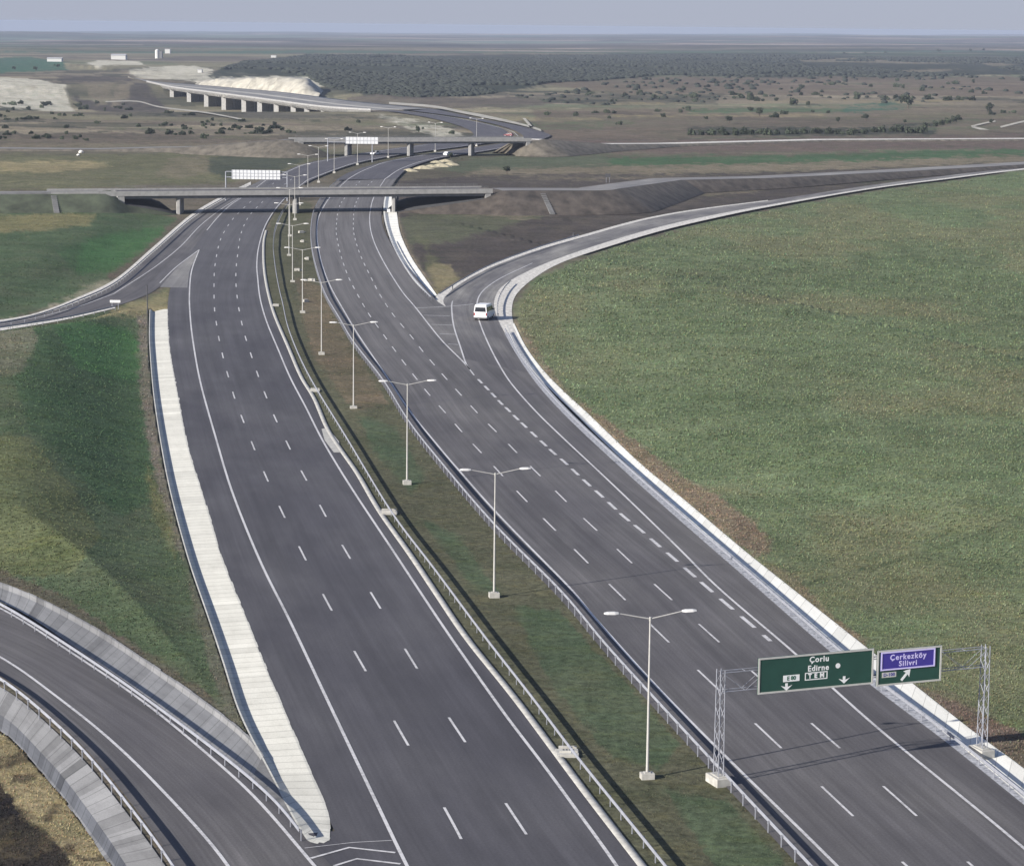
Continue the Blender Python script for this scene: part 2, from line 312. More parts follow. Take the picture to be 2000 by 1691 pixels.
RL = [(1830, 1890), (1634.5, 1690), (1422, 1481.5), (1277.5, 1335), (1150, 1193), (1120, 1155), (977, 1009), (888, 909), (850, 864), (802, 805), (753, 732), (701, 656), (670, 604), (646, 561), (630, 520), (622, 485), (619, 461), (621, 429.5), (634, 401), (652, 377), (680, 350)]
RR1 = [(2330, 1945), (2000, 1656), (1745, 1447.5), (1630, 1347), (1549.5, 1273), (1405, 1150), (1331, 1076), (1208, 957), (1094, 850), (1045, 802), (1000, 751), (977, 716), (956, 676), (938, 633), (931, 600), (940, 572), (975, 545), (1040, 514)]
RR = [(926, 733), (906, 708), (862, 664), (811, 600), (785, 569), (750, 513), (729, 468), (722, 433), (725, 402), (733, 380), (752, 350)]
GB = [(918, 722), (911, 713), (899, 677), (886, 636), (882, 599), (884, 588)]
for p in (LL, LLn, LR, RL, RR1, RR, GB): line(p)
line([(612, 1688), (500, 1558), (400, 1468), (279, 1369), (140, 1275), (0, 1187), (-200, 1100)], 0.22)
line([(540, 1860), (447, 1691), (314, 1540), (210, 1439), (105, 1356), (0, 1282), (-200, 1180)], 0.22)
line([(830, 1930), (740, 1832), (660, 1742), (612, 1688)], 0.22)
line([(222, 574), (295, 527), (350, 484), (390, 442), (430, 410), (467, 387)], 0.2); line([(0, 634), (75, 620), (150, 600), (222, 574)], 0.2)
line([(312, 553), (345, 521), (389, 488)], 0.2)
line([(810, 602), (880, 599), (925, 594)], 0.3, 0.03)
# chevrons ahead of the gore
for pts in ([(607, 1676), (682, 1655), (772, 1665)], [(652, 1691), (697, 1677), (782, 1687)], [(690, 1716), (730, 1700), (802, 1712)]):
    stripe(np.array([P(*q) for q in pts]), 0.22, 0.030)
stripe(np.array([P(*q) for q in [(595, 1656), (690, 1645), (765, 1641)]]), 0.07, 0.027)
for y0 in (616, 634, 652, 672): stripe(np.array([P(*q) for q in [(818+(y0-605)*0.86, y0), (875+(y0-605)*0.3, y0+1.5)]]), 0.3, 0.03)
D1 = [(1075, 1900), (969, 1765), (882, 1602), (800, 1460), (733, 1343), (676, 1243), (629, 1157), (591, 1081), (559, 1017), (532, 959), (509, 906.5), (490, 860), (473.5, 818), (459, 780), (449, 746), (440, 715), (433, 686), (427.5, 661), (423.5, 637), (420, 614.5), (418.5, 595), (418, 575), (418, 557), (419, 526), (425, 489), (431.5, 466), (444, 443), (462, 420), (500, 385), (545, 350)]
D2 = [(1195, 1890), (1108, 1750), (1006, 1596), (914, 1457), (837, 1341), (775, 1241), (723, 1155), (677.5, 1080), (640, 1015), (609, 957), (581, 906), (558, 859.5), (538, 818), (522, 780), (508.6, 746), (497.7, 715), (488, 686), (480, 661), (473.5, 637), (469, 615.5), (465, 595), (462.6, 575), (461, 557), (461, 526), (465, 491), (470, 459), (484, 426), (505, 402), (530, 380), (570, 350)]
E1 = [(2000, 1893), (1805, 1722), (1636.6, 1565.6), (1494, 1430.5), (1373, 1318), (1273, 1222), (1188, 1139), (1115, 1066), (1052, 1003), (998, 947), (951, 896), (909, 851.5), (874, 811), (841, 774), (815, 742), (791, 711), (771, 684), (752, 658), (720, 613), (697, 573), (680, 540), (666, 500), (658, 464.5), (657, 440), (664, 401), (690, 368), (708, 350)]
E2 = [(2140, 1893), (1930, 1718), (1753.5, 1560), (1600.5, 1426), (1462, 1305), (1366.5, 1220), (1275, 1138), (1197, 1064.6), (1130, 1003), (1072, 946), (1022, 897), (978, 852), (936.5, 811), (903.5, 775), (873.5, 742), (847, 711.5), (823, 683), (804, 658), (766.5, 613), (741, 574), (724, 541), (704, 499), (693, 464.5), (690, 440), (694, 400), (712, 370), (732, 350)]
def arc_at(w, px, py):
    s = arclen(w); q = P(px, py); return s[np.argmin(np.linalg.norm(w[:, :2]-q[:2], axis=1))]
def cut(w, a, b):
    s = arclen(w); t = np.linspace(a, b, 4); return np.stack([np.interp(t, s, w[:, k]) for k in range(3)], 1)
def dashes(pts, anchor, period, length, width=0.17, z=0.022):
    w = path(pts, 0.0, step=1.0, sm=12); s0 = arc_at(w, *anchor); e = arclen(w)[-1]; a = s0 % period-length/2
    while a+length < e:
        if a > 0: stripe(cut(w, a, a+length), width, z)
        a += period
PER = {}
def fitper(pts, p0, p1, n):
    w = path(pts, 0.0, step=1.0, sm=12); return abs(arc_at(w, *p1)-arc_at(w, *p0))/n
per1 = fitper(D1, (882, 1602), (418, 557), 16)
dashes(D1, (882, 1602), per1, 6.2); dashes(D2, (1006, 1596), fitper(D2, (1006, 1596), (461, 557), 16), 6.2)
dashes(E1, (1636.6, 1565.6), fitper(E1, (1636.6, 1565.6), (752, 658), 16), 6.2); dashes(E2, (1753.5, 1560), fitper(E2, (1753.5, 1560), (804, 658), 16), 6.2)
AX = [(1505, 1252), (1460, 1214), (1420, 1180.5), (1381.7, 1147.6), (1346, 1116.7), (1311.8, 1087), (1280, 1060), (1250, 1034), (1220.7, 1011), (1194.7, 987), (1169.7, 964), (1146, 943), (1123, 921.5), (1102, 902), (1079, 882.5), (1061, 865.6), (1042, 848), (1024, 831), (1007, 815), (992, 800), (977, 786), (964, 772), (951, 758.6), (938, 745), (926, 733)]
wax = path(AX, 0.0, step=0.5, sm=6)
for q in AX[:-1]:
    a = arc_at(wax, *q); stripe(cut(wax, max(0, a-2.0), a+2.0), 0.34, 0.022)
link('lane_markings', npmesh('lane_markings', np.vstack(mv), np.vstack(mq)), M['paint'], None, 'structure')

# ------------------------------------------------------------------ paved drains
DITCH = []
def drain(name, L, Bm, R, depth, m, steep_left=True, joint=1.5, lipl=0.4, lipr=0.15, taper=0.0, tone=0.10, cap=0.0, jl=0.0, jr=0.0):
    """L, R: lips at ground level; Bm: the channel bottom (all traced)."""
    l, r = path(L), path(R); b = path(Bm, -depth); n = int(arclen(b)[-1]/joint)+2
    l, r, b = resamp(l, n), resamp(r, n), resamp(b, n)
    if taper:
        s = arclen(b); k = np.clip(s/taper, 0, 1)[:, None]; mid = 0.5*(l+r); b = b*k+(0.6*b+0.4*mid)*(1-k); b[:, 2] = -depth*k[:, 0]-0.01*(1-k[:, 0])
    dl = (l-r); dl[:, 2] = 0; dl /= np.linalg.norm(dl, axis=1, keepdims=True)
    ll = l+dl*lipl; rr = r-dl*lipr; ll[:, 2] = 0.02; rr[:, 2] = 0.018; l2 = l.copy(); l2[:, 2] = 0.02; r2 = r.copy(); r2[:, 2] = 0.018
    rows = [ll, l2, b, r2, rr]
    if cap:                                    # rounded closed end
        t0 = tangent(b)[0]; t0[2] = 0
        mid = 0.5*(l[0]+r[0]); new = []
        for k_, a_ in enumerate(rows):
            e1 = mid+(a_[0]-mid)*0.78-t0*cap*0.55; e2 = mid+(a_[0]-mid)*0.30-t0*cap; e1[2] = e2[2] = 0.02; new.append(np.vstack([e2, e1, a_]))
        rows = new; n += 2
    V, Q, uv = [], [], []; s = arclen(b); w = np.concatenate([np.zeros((n, 1)), np.cumsum([np.linalg.norm(rows[i+1]-rows[i], axis=1) for i in range(4)], 0).T], 1)
    col = []
    for i in range(n-1):                       # every slab has its own corners so that its tone is its own
        g = 1+rng.normal(0, tone); dd_ = (rows[0][i]-rows[4][i])/np.linalg.norm(rows[0][i]-rows[4][i]); jo = [dd_*rng.normal(0, jl), dd_*0, dd_*0, dd_*0, dd_*rng.normal(0, jr)]; jo[1] = jo[0]*0.0; jo[3] = jo[4]*0.0
        for j in range(4):
            k = len(V); V += [rows[j][i]+jo[j], rows[j+1][i]+jo[j+1], rows[j+1][i+1]+jo[j+1], rows[j][i+1]+jo[j]]; Q.append((k, k+1, k+2, k+3))
            uv += [(w[i, j], i*joint), (w[i, j+1], i*joint), (w[i+1, j+1], (i+1)*joint), (w[i+1, j], (i+1)*joint)]; col += [(g, g, g)]*4
    DITCH.append((l, r)); ROADPTS.append(np.vstack([l, r]))
    return link(name, npmesh(name, V, Q, np.array(uv), np.array(col)), m, None, 'structure')
LWR = [(640, 1636), (648, 1610), (607.5, 1517.5), (560, 1405), (515, 1300), (476, 1200), (435, 1100), (398.7, 980), (365.6, 874), (345.7, 772), (331, 689), (327, 640), (326, 604)]
LWB = [(608, 1640), (594, 1622), (540, 1512.5), (482, 1400), (450, 1300), (416, 1200), (380.5, 1100), (349, 987), (329, 897.6), (309, 778), (299.5, 679), (298, 640), (299, 605)]
LWL = [(600, 1639), (583, 1619), (526, 1509), (466, 1397), (433, 1297), (400, 1198), (366, 1098), (335, 986), (316, 897), (297.5, 777), (289.5, 679), (289, 640), (290, 605)]
LWL = [(b_[0]-(b_[0]-a_[0])*0.62, b_[1]-(b_[1]-a_[1])*0.62) for a_, b_ in zip(LWL, LWB)]
drain('drainage_channel', LWL, LWB, LWR, 0.45, M['white_slab'], joint=1.7, taper=22.0, tone=0.055, lipl=0.12, cap=0.9, jr=0.035)
WR = [(2330, 1775), (2000, 1503), (1928, 1452), (1787.5, 1341), (1690, 1265), (1545, 1150), (1450, 1074), (1338, 979), (1256.5, 912), (1191.5, 851), (1147, 808), (1100, 765), (1060, 724), (1026, 678), (1003, 632)]
WB = [(2330, 1825), (2000, 1545), (1881, 1447.5), (1745, 1341), (1651.5, 1269), (1511, 1150), (1429, 1078), (1318, 980), (1240, 912), (1177, 853), (1134, 810), (1088, 766), (1049, 726), (1016, 681), (994, 635)]
drain('roadside_drain', shiftx(WB, -12), WB, WR, 0.10, M['white_slab2'], joint=2.4, tone=0.05, lipl=0.2, lipr=0.25)
drain('bridge_drain', [(842, 579), (812, 549), (786, 510), (766, 470), (754, 430), (752, 400), (757, 374)], [(846, 580), (819, 549), (791, 508), (771, 468), (760, 430), (758, 402), (762, 374)], [(853, 577), (830.5, 545), (802.5, 503), (781.5, 457.5), (774.5, 419), (772, 400), (774, 374)], 0.3, M['white_slab2'], joint=3.0, tone=0.06)
drain('slip_road_drain', [(-200, 1116), (0, 1173), (140, 1259), (279.5, 1354), (384, 1434), (444, 1480), (496, 1524)],
      [(-200, 1094), (0, 1147), (98, 1189), (209.6, 1252), (297, 1311), (402, 1385), (485.7, 1450), (512, 1487)],
      [(-200, 1085), (0, 1138), (98, 1180), (209.6, 1242), (297, 1301), (402, 1374), (485.7, 1440), (514, 1478)], 0.10, M['grey_slab'], joint=1.7, lipl=0.1, lipr=0.42, tone=0.13, jr=0.06)
ribbon('paved_wedge', [(492, 1520), (546, 1572), (592, 1624)], [(514, 1474), (545, 1535), (590, 1616)], M['grey_slab2'], -0.004, 3)
drain('lower_slip_drain', [(-200, 1325), (0, 1420), (70, 1492), (115, 1540), (175, 1623), (232, 1700), (330, 1860)],
      [(-200, 1300), (0, 1392), (70, 1460), (115, 1505), (175, 1585), (236, 1672), (340, 1840)],
      [(-200, 1255), (0, 1340), (84, 1407), (168, 1490), (244.6, 1586), (335, 1712), (420, 1850)], 0.16, M['grey_slab'], joint=1.35, lipl=0.3, lipr=0.1, tone=0.14, jl=0.09)
# raised kerb along the median side of the left carriageway
kc = path([(1402, 1880), (1247, 1680), (1150, 1555), (1088, 1472), (1004, 1360), (915, 1250), (857, 1165), (800, 1080), (742.6, 1000), (700, 927), (670, 884), (640, 838), (614, 778), (589, 737), (563, 677), (538, 619), (526, 580), (518, 540), (515, 505), (515.5, 471), (520, 450)])
V, Q = loft(kc, [(-0.28, -0.02), (-0.25, 0.04), (0.22, 0.05), (0.26, -0.02)])
link('median_kerb', npmesh('median_kerb', V, Q), M['kerb'], None, 'structure'); ROADPTS.append(kc)

# ------------------------------------------------------------------ guardrails
prof_w0 = [(0.0, 0.75), (0.05, 0.72), (0.05, 0.66), (0.0, 0.60), (0.05, 0.54), (0.05, 0.48), (0.0, 0.45), (-0.015, 0.46), (0.03, 0.50), (0.03, 0.53), (-0.02, 0.60), (0.03, 0.67), (0.03, 0.70), (-0.015, 0.735)]
prof_w = [(a, 0.75-(0.75-h)*0.78) for a, h in prof_w0]
def post_mesh():
    b = MB(); b.box((0, 0, 0.32), (0.045, 0.09, 0.74)); b.box((0, 0, 0.60), (0.10, 0.07, 0.16)); me = bpy.data.meshes.new('post')
    me.from_pydata(b.v, [], b.f); me.materials.append(M['galv']); return me
PM = post_mesh()
def guardrail(pts, z, side, label, every=2.7, name='guardrail', pathw=None):
    w = path(pts, z, step=1.5, sm=8) if pathw is None else pathw
    w = w.copy(); w[:, 2] = 0.0; o = w[0].copy(); t = tangent(w)
    root = empty(name, o, 0, label, 'guardrail', 'steel guardrails along the motorway')
    V, Q = loft(w-o, [(side*(a+0.09), h) for a, h in prof_w], True)
    link('beam', npmesh('beam', V, Q), M['galv'], root)
    pw = resamp(w, step=every); tt = tangent(pw); d = np.linalg.norm(pw, axis=1); order = np.argsort(d)
    rest = MB()
    for k, i in enumerate(order):
        rz = math.atan2(tt[i, 1], tt[i, 0])-math.pi/2
        if k < 100:
            p = bpy.data.objects.new('post', PM); C.objects.link(p); p.parent = root; p.location = pw[i]-o; p.rotation_euler = (0, 0, rz)
        else:
            q = pw[i]-o; rest.box((q[0], q[1], 0.32), (0.045, 0.09, 0.74), rz); rest.box((q[0], q[1], 0.60), (0.10, 0.07, 0.16), rz)
    if rest.v: rest.build('post', M['galv'], root, 'stuff')
    return root
GLt = [(1465, 1890), (1307, 1691), (1135, 1480), (1046, 1363), (957, 1250), (850, 1107), (768.6, 1000), (680, 855), (620, 758), (589, 700), (564, 638), (553, 590), (547, 566), (540, 530), (535, 490), (535, 470), (538, 445), (550, 415), (566, 392)]
guardrail(GLt, 0.74, -1, 'long guardrail on the left side of the green median facing the left carriageway')
guardrail(GRt, 0.72, 1, 'long guardrail on the right side of the green median with posts toward the grass')
RRail = shiftx(ROl, 5)
guardrail([(x, y) for x, y in RRail], 0.0, -1, 'guardrail on pale gravel between the right shoulder and the white drain')
guardrail([(430, 1850), (335, 1687), (244.6, 1564.7), (168, 1470), (84, 1390), (0, 1323.6), (-150, 1240)], 0.72, 1, 'guardrail on the outer edge of the bottom left slip road above grey slabs')
guardrail([(588, 1618), (550, 1567.5), (500, 1523), (444, 1477), (279.5, 1355), (140, 1260.7), (0, 1175), (-150, 1105)], 0.72, -1, 'guardrail on the inner edge of the bottom left slip road beside the triangular lawn')
guardrail([(445, 382), (375, 424.5), (300, 489.5), (225, 552), (150, 586.5), (75, 614), (0, 629.5), (-150, 650)], 0.7, 1, 'guardrail on the far edge of the upper left slip road', every=4)
guardrail([(225, 597), (125, 619), (0, 638), (-150, 660)], 0.7, -1, 'short guardrail on the near edge of the upper left slip road', every=4)
guardrail([(857, 574), (900, 547), (960, 516), (1050, 483), (1130, 459)], 0.6, 1, 'guardrail curving along the inner edge of the exit ramp', every=4)
guardrail([(974, 618), (972, 600), (975, 583), (985, 563), (998, 549)], 0.6, -1, 'short curved guardrail on gravel beside the white van', every=4)
guardrail([(842, 580), (822, 558), (802, 534), (780, 500), (762, 465)], 0.6, -1, 'guardrail in front of the white drain below the near overpass', every=4)

exec_after = []
# ------------------------------------------------------------------ far motorway, beyond the near overpass
ribbon('left_carriageway_far', [(530, 349), (585, 323), (650, 309), (740, 294), (830, 282), (897, 272), (925, 264), (905, 249), (850, 233), (785, 221), (722, 214)], [(608, 352), (636, 340), (672, 327), (715, 315), (800, 300), (900, 287), (975, 276), (998, 266), (972, 248), (905, 233), (850, 224.5), (795, 217.5)], M['asph_f'], -0.01, 3)
ribbon('right_carriageway_far', [(655, 352), (680, 338), (718, 325), (760, 314), (830, 301.5), (925, 288.5), (1000, 276.5), (1022, 266), (985, 248), (917, 232.5), (860, 223.5), (803, 216.5)], [(775, 349), (800, 328), (860, 309), (950, 295), (1030, 281), (1066, 270), (1072, 262), (1018, 247), (940, 232), (895, 223), (845, 212.5)], M['asph_f'], -0.01, 3)
mv, mq = [], []
for p in ([(600, 352), (628, 341), (662, 328.5), (708, 315), (795, 300), (895, 287), (970, 276)], [(680, 350), (702, 337), (728, 326), (756, 316.5), (838, 301.5), (930, 288.5)], [(752, 350), (785, 329), (845, 310), (940, 295.5), (1022, 281)], [(540, 346), (592, 323), (655, 310), (745, 295), (835, 283)], [(785, 217), (845, 224), (905, 233.5), (972, 248.5), (1000, 257), (1012, 266)]): line(p, 0.3, 0.012)
link('lane_markings_far', npmesh('lane_markings_far', np.vstack(mv), np.vstack(mq)), M['paint'], None, 'structure')

M['gravel_f'] = simple('pale_bare_earth', (0.34, 0.32, 0.27), 0.95, 0.3, 0.1)
TRK = [([(760, 203.5), (846, 210.5), (895, 220), (940, 229), (1018, 245), (1058, 257)], [(760, 199.5), (846, 206), (898, 216), (945, 224.5), (1012, 239.5), (1055, 252)]),
       ([(206, 200), (266, 199), (315, 211), (402, 221.5), (472, 234.5)], [(206, 198), (266, 197), (315, 208.5), (402, 219), (472, 232)]), ([(1898, 249.5), (1920, 255), (1940, 260)], [(1901, 246.5), (1922, 251.5), (1942, 256)]),
       ([(1898, 248.5), (1920, 243), (1945, 238)], [(1896, 246), (1918, 240.5), (1944, 235.5)]), ([(1955, 250), (2000, 239), (2060, 227)], [(1953, 247), (1998, 236), (2058, 224.5)]), ([(1020, 231), (1028, 240), (1035, 250)], [(1026, 231), (1034, 240), (1042, 250)])]
for a_, b_ in TRK: ribbon('dirt_track', a_, b_, M['gravel_f'], 0.25, 2, 6.0, keep=False)
# ------------------------------------------------------------------ overpasses
def overpass(label, a0, a1, x0, x1, ztop, pier_px, wback, pdir, wing0, railing=True):
    A0, A1 = P(*a0), P(*a1); e = (A1-A0)/np.linalg.norm(A1-A0); nrm = np.array([-e[1], e[0], 0])   # nrm: away from camera
    def sat(px, z):                          # distance along the axis where the vertical plane of the front edge is seen at px
        lo, hi = -400, 600
        for _ in range(60):
            m_ = (lo+hi)/2; q = A0+e*m_; x, _y = proj(q[0], q[1], z)
            if x < px: lo = m_
            else: hi = m_
        return lo
    root = empty('overpass', A0, 0, label, 'bridge', 'concrete road bridges over the motorway')
    def W3(s, n, z): return e*s+nrm*n+np.array([0, 0, z])
    def slab(name, s0, s1, n0, n1, z0, z1, m):
        b = MB(); b.add([W3(s, n, z) for z in (z0, z1) for s, n in ((s0, n0), (s1, n0), (s1, n1), (s0, n1))], [(0, 3, 2, 1), (4, 5, 6, 7), (0, 1, 5, 4), (1, 2, 6, 5), (2, 3, 7, 6), (3, 0, 4, 7)])
        return b.build(name, m, root)
    s0, s1 = sat(x0, ztop), sat(x1, ztop)
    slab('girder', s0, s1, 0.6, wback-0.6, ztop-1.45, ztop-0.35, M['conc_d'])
    slab('deck', s0, s1, 0.25, wback-0.25, ztop-0.35, ztop, M['asph_f'])
    wing = sat(wing0, ztop)
    slab('parapet', wing, s1+1, 0, 0.25, ztop-0.75, ztop+0.45, M['conc'])
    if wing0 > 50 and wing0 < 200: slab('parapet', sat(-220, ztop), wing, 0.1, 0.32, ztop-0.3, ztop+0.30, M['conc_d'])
    slab('parapet', wing, s1+1, wback-0.25, wback, ztop-0.75, ztop+0.45, M['conc'])
    if railing:
        for n in (0.12, wback-0.12):
            r = MB()
            for h in (0.75, 1.05): r.tube(W3(s0, n, ztop+h), W3(s1, n, ztop+h), 0.03, n=6)
            k = s0
            while k < s1: r.tube(W3(k, n, ztop+0.4), W3(k, n, ztop+1.05), 0.022, n=5); k += 2.5
            r.build('railing', M['conc_d'], root)
    pd = np.array([pdir[0], pdir[1], 0.0]); pd /= np.linalg.norm(pd)
    for (px, pw) in pier_px:
        s = sat(px, ztop-3); b = MB(); c = W3(s, 1.2, 0); L = wback-3.0
        prof = [(-pw/2, 0), (-pw/2*0.6, -0.35), (pw/2*0.6, -0.35), (pw/2, 0), (pw/2, L), (-pw/2, L)]
        perp = np.array([pd[1], -pd[0], 0])
        b.prism(prof, lambda u, v, k: c+perp*u+pd*v+np.array([0, 0, -0.3 if k == 0 else ztop-1.45]))
        b.build('pier', M['conc'], root)
    for s, sg in ((s0, -1), (s1, 1)): slab('abutment', s-0.6 if sg < 0 else s-0.9, s+0.9 if sg < 0 else s+0.6, 0.1, wback-0.1, ztop-3.4, ztop-0.36, M['conc'])
    return root, A0, e, nrm, s0, s1, sat
near = overpass('near concrete overpass spanning both carriageways, in front of the first white sign board', (352, 419), (772, 415), 236, 955, 5.35, [(350, 1.1), (578, 1.2), (771, 1.0)], 11.5, (P(605, 385)-P(575, 430))[:2], 100)
far = overpass('far concrete overpass on slim piers where the motorway bends', (680, 304), (920, 303), 588, 1033, 5.6, [(678, 1.3), (800, 1.3), (920, 1.3)], 10.5, (P(760, 300)-P(700, 318))[:2], 575)
M['emb'] = simple('rough_embankment_turf', (0.055, 0.066, 0.040), 1.0, 0.5, 0.25, bumpd=0.15)
M['emb_r'] = simple('brown_embankment_soil', (0.062, 0.051, 0.042), 1.0, 0.6, 0.3, bumpd=0.3)
M['emb_dry'] = simple('dry_embankment_soil', (0.105, 0.092, 0.072), 1.0, 0.5, 0.3, bumpd=0.3)
M['paving_shade'] = simple('slope_paving_painted_shade', (0.05, 0.05, 0.052), 0.95, 0.25, 0.4)  # near-black tone paints the deck's shade onto the end slopes
def approach(name, W3pts, hs, half, m, slope=2.0, roadm=None, rname=None, skew=None):
    w = np.array(W3pts); w = resamp(w, step=2.5); s = arclen(w); hh = np.interp(s, np.array(hs)[:, 0], np.array(hs)[:, 1]); w[:, 2] = 0
    up = np.zeros(len(s)); sd_ = 0
    if skew: sd_, sa_, am_ = skew; up = am_*np.clip(s/3, 0, 1)*np.clip((sa_+3-s)/3, 0, 1)
    ul, ur = (up, 0*up) if sd_ < 0 else (0*up, up)
    V, Q = loft(w, lambda i: [(-half-slope*(hh[i]+ul[i])-0.5, -0.4), (-half, hh[i]+ul[i]), (0, hh[i]+up[i]/2+0.02), (half, hh[i]+ur[i]), (half+slope*(hh[i]+ur[i])+0.5, -0.4)])
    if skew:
        kk = s <= skew[1]+0.5; ii = np.nonzero(kk)[0]; V2, Q2 = loft(w[kk], lambda i: [(-half+0.3, hh[ii[i]]+ul[ii[i]]+0.08), (half-0.3, hh[ii[i]]+ur[ii[i]]+0.08)]); link('shaded_slope_paving', npmesh('shaded_slope_paving', V2, Q2), M['paving_shade'], None, 'structure')  # sheet added to darken the slope like shade under the deck
    link(name, npmesh(name, V, Q, smoothf=True), m, None, 'structure')
    if roadm:
        k = hh > max(hh)*0.999-0.0 if False else s > roadm[0]
        q = w[k].copy(); q[:, 2] = hh[k]+0.06; V, Q = loft(q, [(-half+1.2, 0), (0, 0.04), (half-1.2, 0)])
        uv = np.tile([[0, 0], [half, 0], [2*half, 0]], (len(q), 1)).astype(float); uv[:, 1] = np.repeat(arclen(q), 3)
        link(rname, npmesh(rname, V, Q, uv), roadm[1], None, 'structure')
    return w, hh
def along(B, s, n): return B[1]+B[2]*s+B[3]*n
sf = near[6](345, 0); s_a = near[4]
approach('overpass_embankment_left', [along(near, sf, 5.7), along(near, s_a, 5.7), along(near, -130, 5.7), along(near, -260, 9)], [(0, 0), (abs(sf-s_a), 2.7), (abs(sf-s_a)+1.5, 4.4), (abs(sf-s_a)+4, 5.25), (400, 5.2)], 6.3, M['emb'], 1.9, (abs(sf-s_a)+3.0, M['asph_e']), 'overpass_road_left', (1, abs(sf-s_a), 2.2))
sf2 = near[6](777, 0); s_b = near[5]; ee = near[2]
far_pts = [along(near, sf2, 5.7), along(near, s_b, 5.7), along(near, s_b+30, 6.5)]+[P(1300, 349.5, 3.2), P(1500, 345, 2.4), P(1750, 334, 1.2), P(2000, 319.5, 0.8), P(2350, 296, 0.6)]
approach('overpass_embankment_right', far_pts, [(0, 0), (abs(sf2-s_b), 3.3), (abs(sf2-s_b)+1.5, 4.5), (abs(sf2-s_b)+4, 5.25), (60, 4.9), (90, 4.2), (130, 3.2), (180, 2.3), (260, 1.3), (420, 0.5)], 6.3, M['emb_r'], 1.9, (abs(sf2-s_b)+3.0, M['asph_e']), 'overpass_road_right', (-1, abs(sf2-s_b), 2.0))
sf3 = far[6](650, 0)
approach('far_embankment_left', [along(far, sf3, 5.2), along(far, far[4], 5.2), P(300, 279, 3), P(0, 284, 1.5), P(-300, 290, 1)], [(0, 0), (abs(sf3-far[4]), 4.8), (abs(sf3-far[4])+4, 5.5), (55, 1.8), (90, 0.5), (400, 0.2)], 6, M['emb_dry'], 2.0, (abs(sf3-far[4])+1.5, M['asph_e']), 'far_overpass_road_left')
sf4 = far[6](1005, 0)
approach('far_embankment_right', [along(far, sf4, 5.2), along(far, far[5], 5.2), P(1300, 268.5, 3), P(1600, 268, 1.5), P(2000, 268, 1), P(2300, 268, 1)], [(0, 0), (abs(sf4-far[5]), 4.8), (abs(sf4-far[5])+4, 5.5), (60, 2.0), (110, 0.5), (500, 0.15)], 6, M['emb_dry'], 2.0, (abs(sf4-far[5])+1.5, M['gravel']), 'far_overpass_road_right')
# viaduct: deck level with the motorway, valley below
dl = [(286, 160), (331, 170.5), (366, 175.5), (402, 180), (437, 184.8), (472, 189), (506, 193.6), (539, 198), (572, 202.6), (600, 206.5), (630, 210), (672, 213.5), (724, 216)]
dr = [(250, 150), (300, 159.5), (360, 164), (420, 168.5), (480, 174), (520, 177), (560, 181), (600, 186), (640, 191.5), (675, 196), (710, 200), (770, 206), (846, 213)]
wl_, wr_ = resamp(np.array([P(*q) for q in dl]), 60), resamp(np.array([P(*q) for q in dr]), 60); wl_, wr_ = smooth(wl_), smooth(wr_)
vroot = empty('viaduct', wl_[30], 0, 'long low viaduct on wall piers leading to the pale earthworks', 'bridge')
o = wl_[30]
M['pale_deck'] = simple('pale_unpaved_deck', (0.36, 0.345, 0.31), 0.9, 0.15, 0.05)
rows = [np.array([a-o+np.array([0, 0, -2.0]) for a in wl_]), np.array([a-o for a in wl_]), np.array([a-o+np.array([0, 0, 0.02]) for a in (wl_+wr_)/2]), np.array([a-o for a in wr_]), np.array([a-o+np.array([0, 0, -2.0]) for a in wr_])]
V, Q, uv = strip_between(rows[:2]+[rows[2]]+rows[3:]); link('deck', npmesh('deck', V, Q, uv), M['pale_deck'], vroot)
for k, (f, g) in enumerate(((0.08, 0.42), (0.55, 0.92))):
    a = wl_+(wr_-wl_)*f-o; b2 = wl_+(wr_-wl_)*g-o; a[:, 2] = 0.06; b2[:, 2] = 0.06
    V, Q, uv = strip_between([a, b2]); link('road_surface', npmesh('road_surface', V, Q, uv), M['asph_e'], vroot)
V, Q = loft(wl_-o, [(0.0, -2.1), (-0.3, -2.1), (-0.3, 0.9), (0.0, 0.9)], True); link('parapet', npmesh('parapet', V, Q), M['conc'], vroot)
under = MB()
piers = [(334, 190.7), (366, 199.5), (402, 209), (437, 215), (472, 220), (506, 225.5), (539, 228), (572, 227), (600, 224.5), (630, 219.5)]
PIERZ = []
for px, pyb in piers:
    i = np.argmin(abs(proj(wl_[:, 0], wl_[:, 1], wl_[:, 2])[0]-px)); q = wl_[i]; zb = 0.0
    for zb in np.arange(0, -20, -0.1):
        if proj(q[0], q[1], zb)[1] > pyb: break
    PIERZ.append((q[0], q[1], zb)); tt = tangent(wl_)[i]; d = np.array([-tt[1], tt[0], 0]); d = d if np.dot(d, wr_[i]-wl_[i]) > 0 else -d
    b = MB(); c = q-o+d*0.8; Lp = min(np.min(np.linalg.norm(wr_-wl_[i], axis=1))-2, 26)
    d = np.array([0.43, 0.903, 0]); tt = np.array([0.903, -0.43, 0])
    for off, ln in ((0, 9.0), (11, 9.0)):
        prof = [(-1.7, off), (1.7, off), (1.7, off+ln), (-1.7, off+ln)]
        b.prism(prof, lambda u, v, k: c+tt*u+d*v+np.array([0, 0, zb-1.5 if k == 0 else -2.0]))
    b.build('pier', M['conc'], vroot)

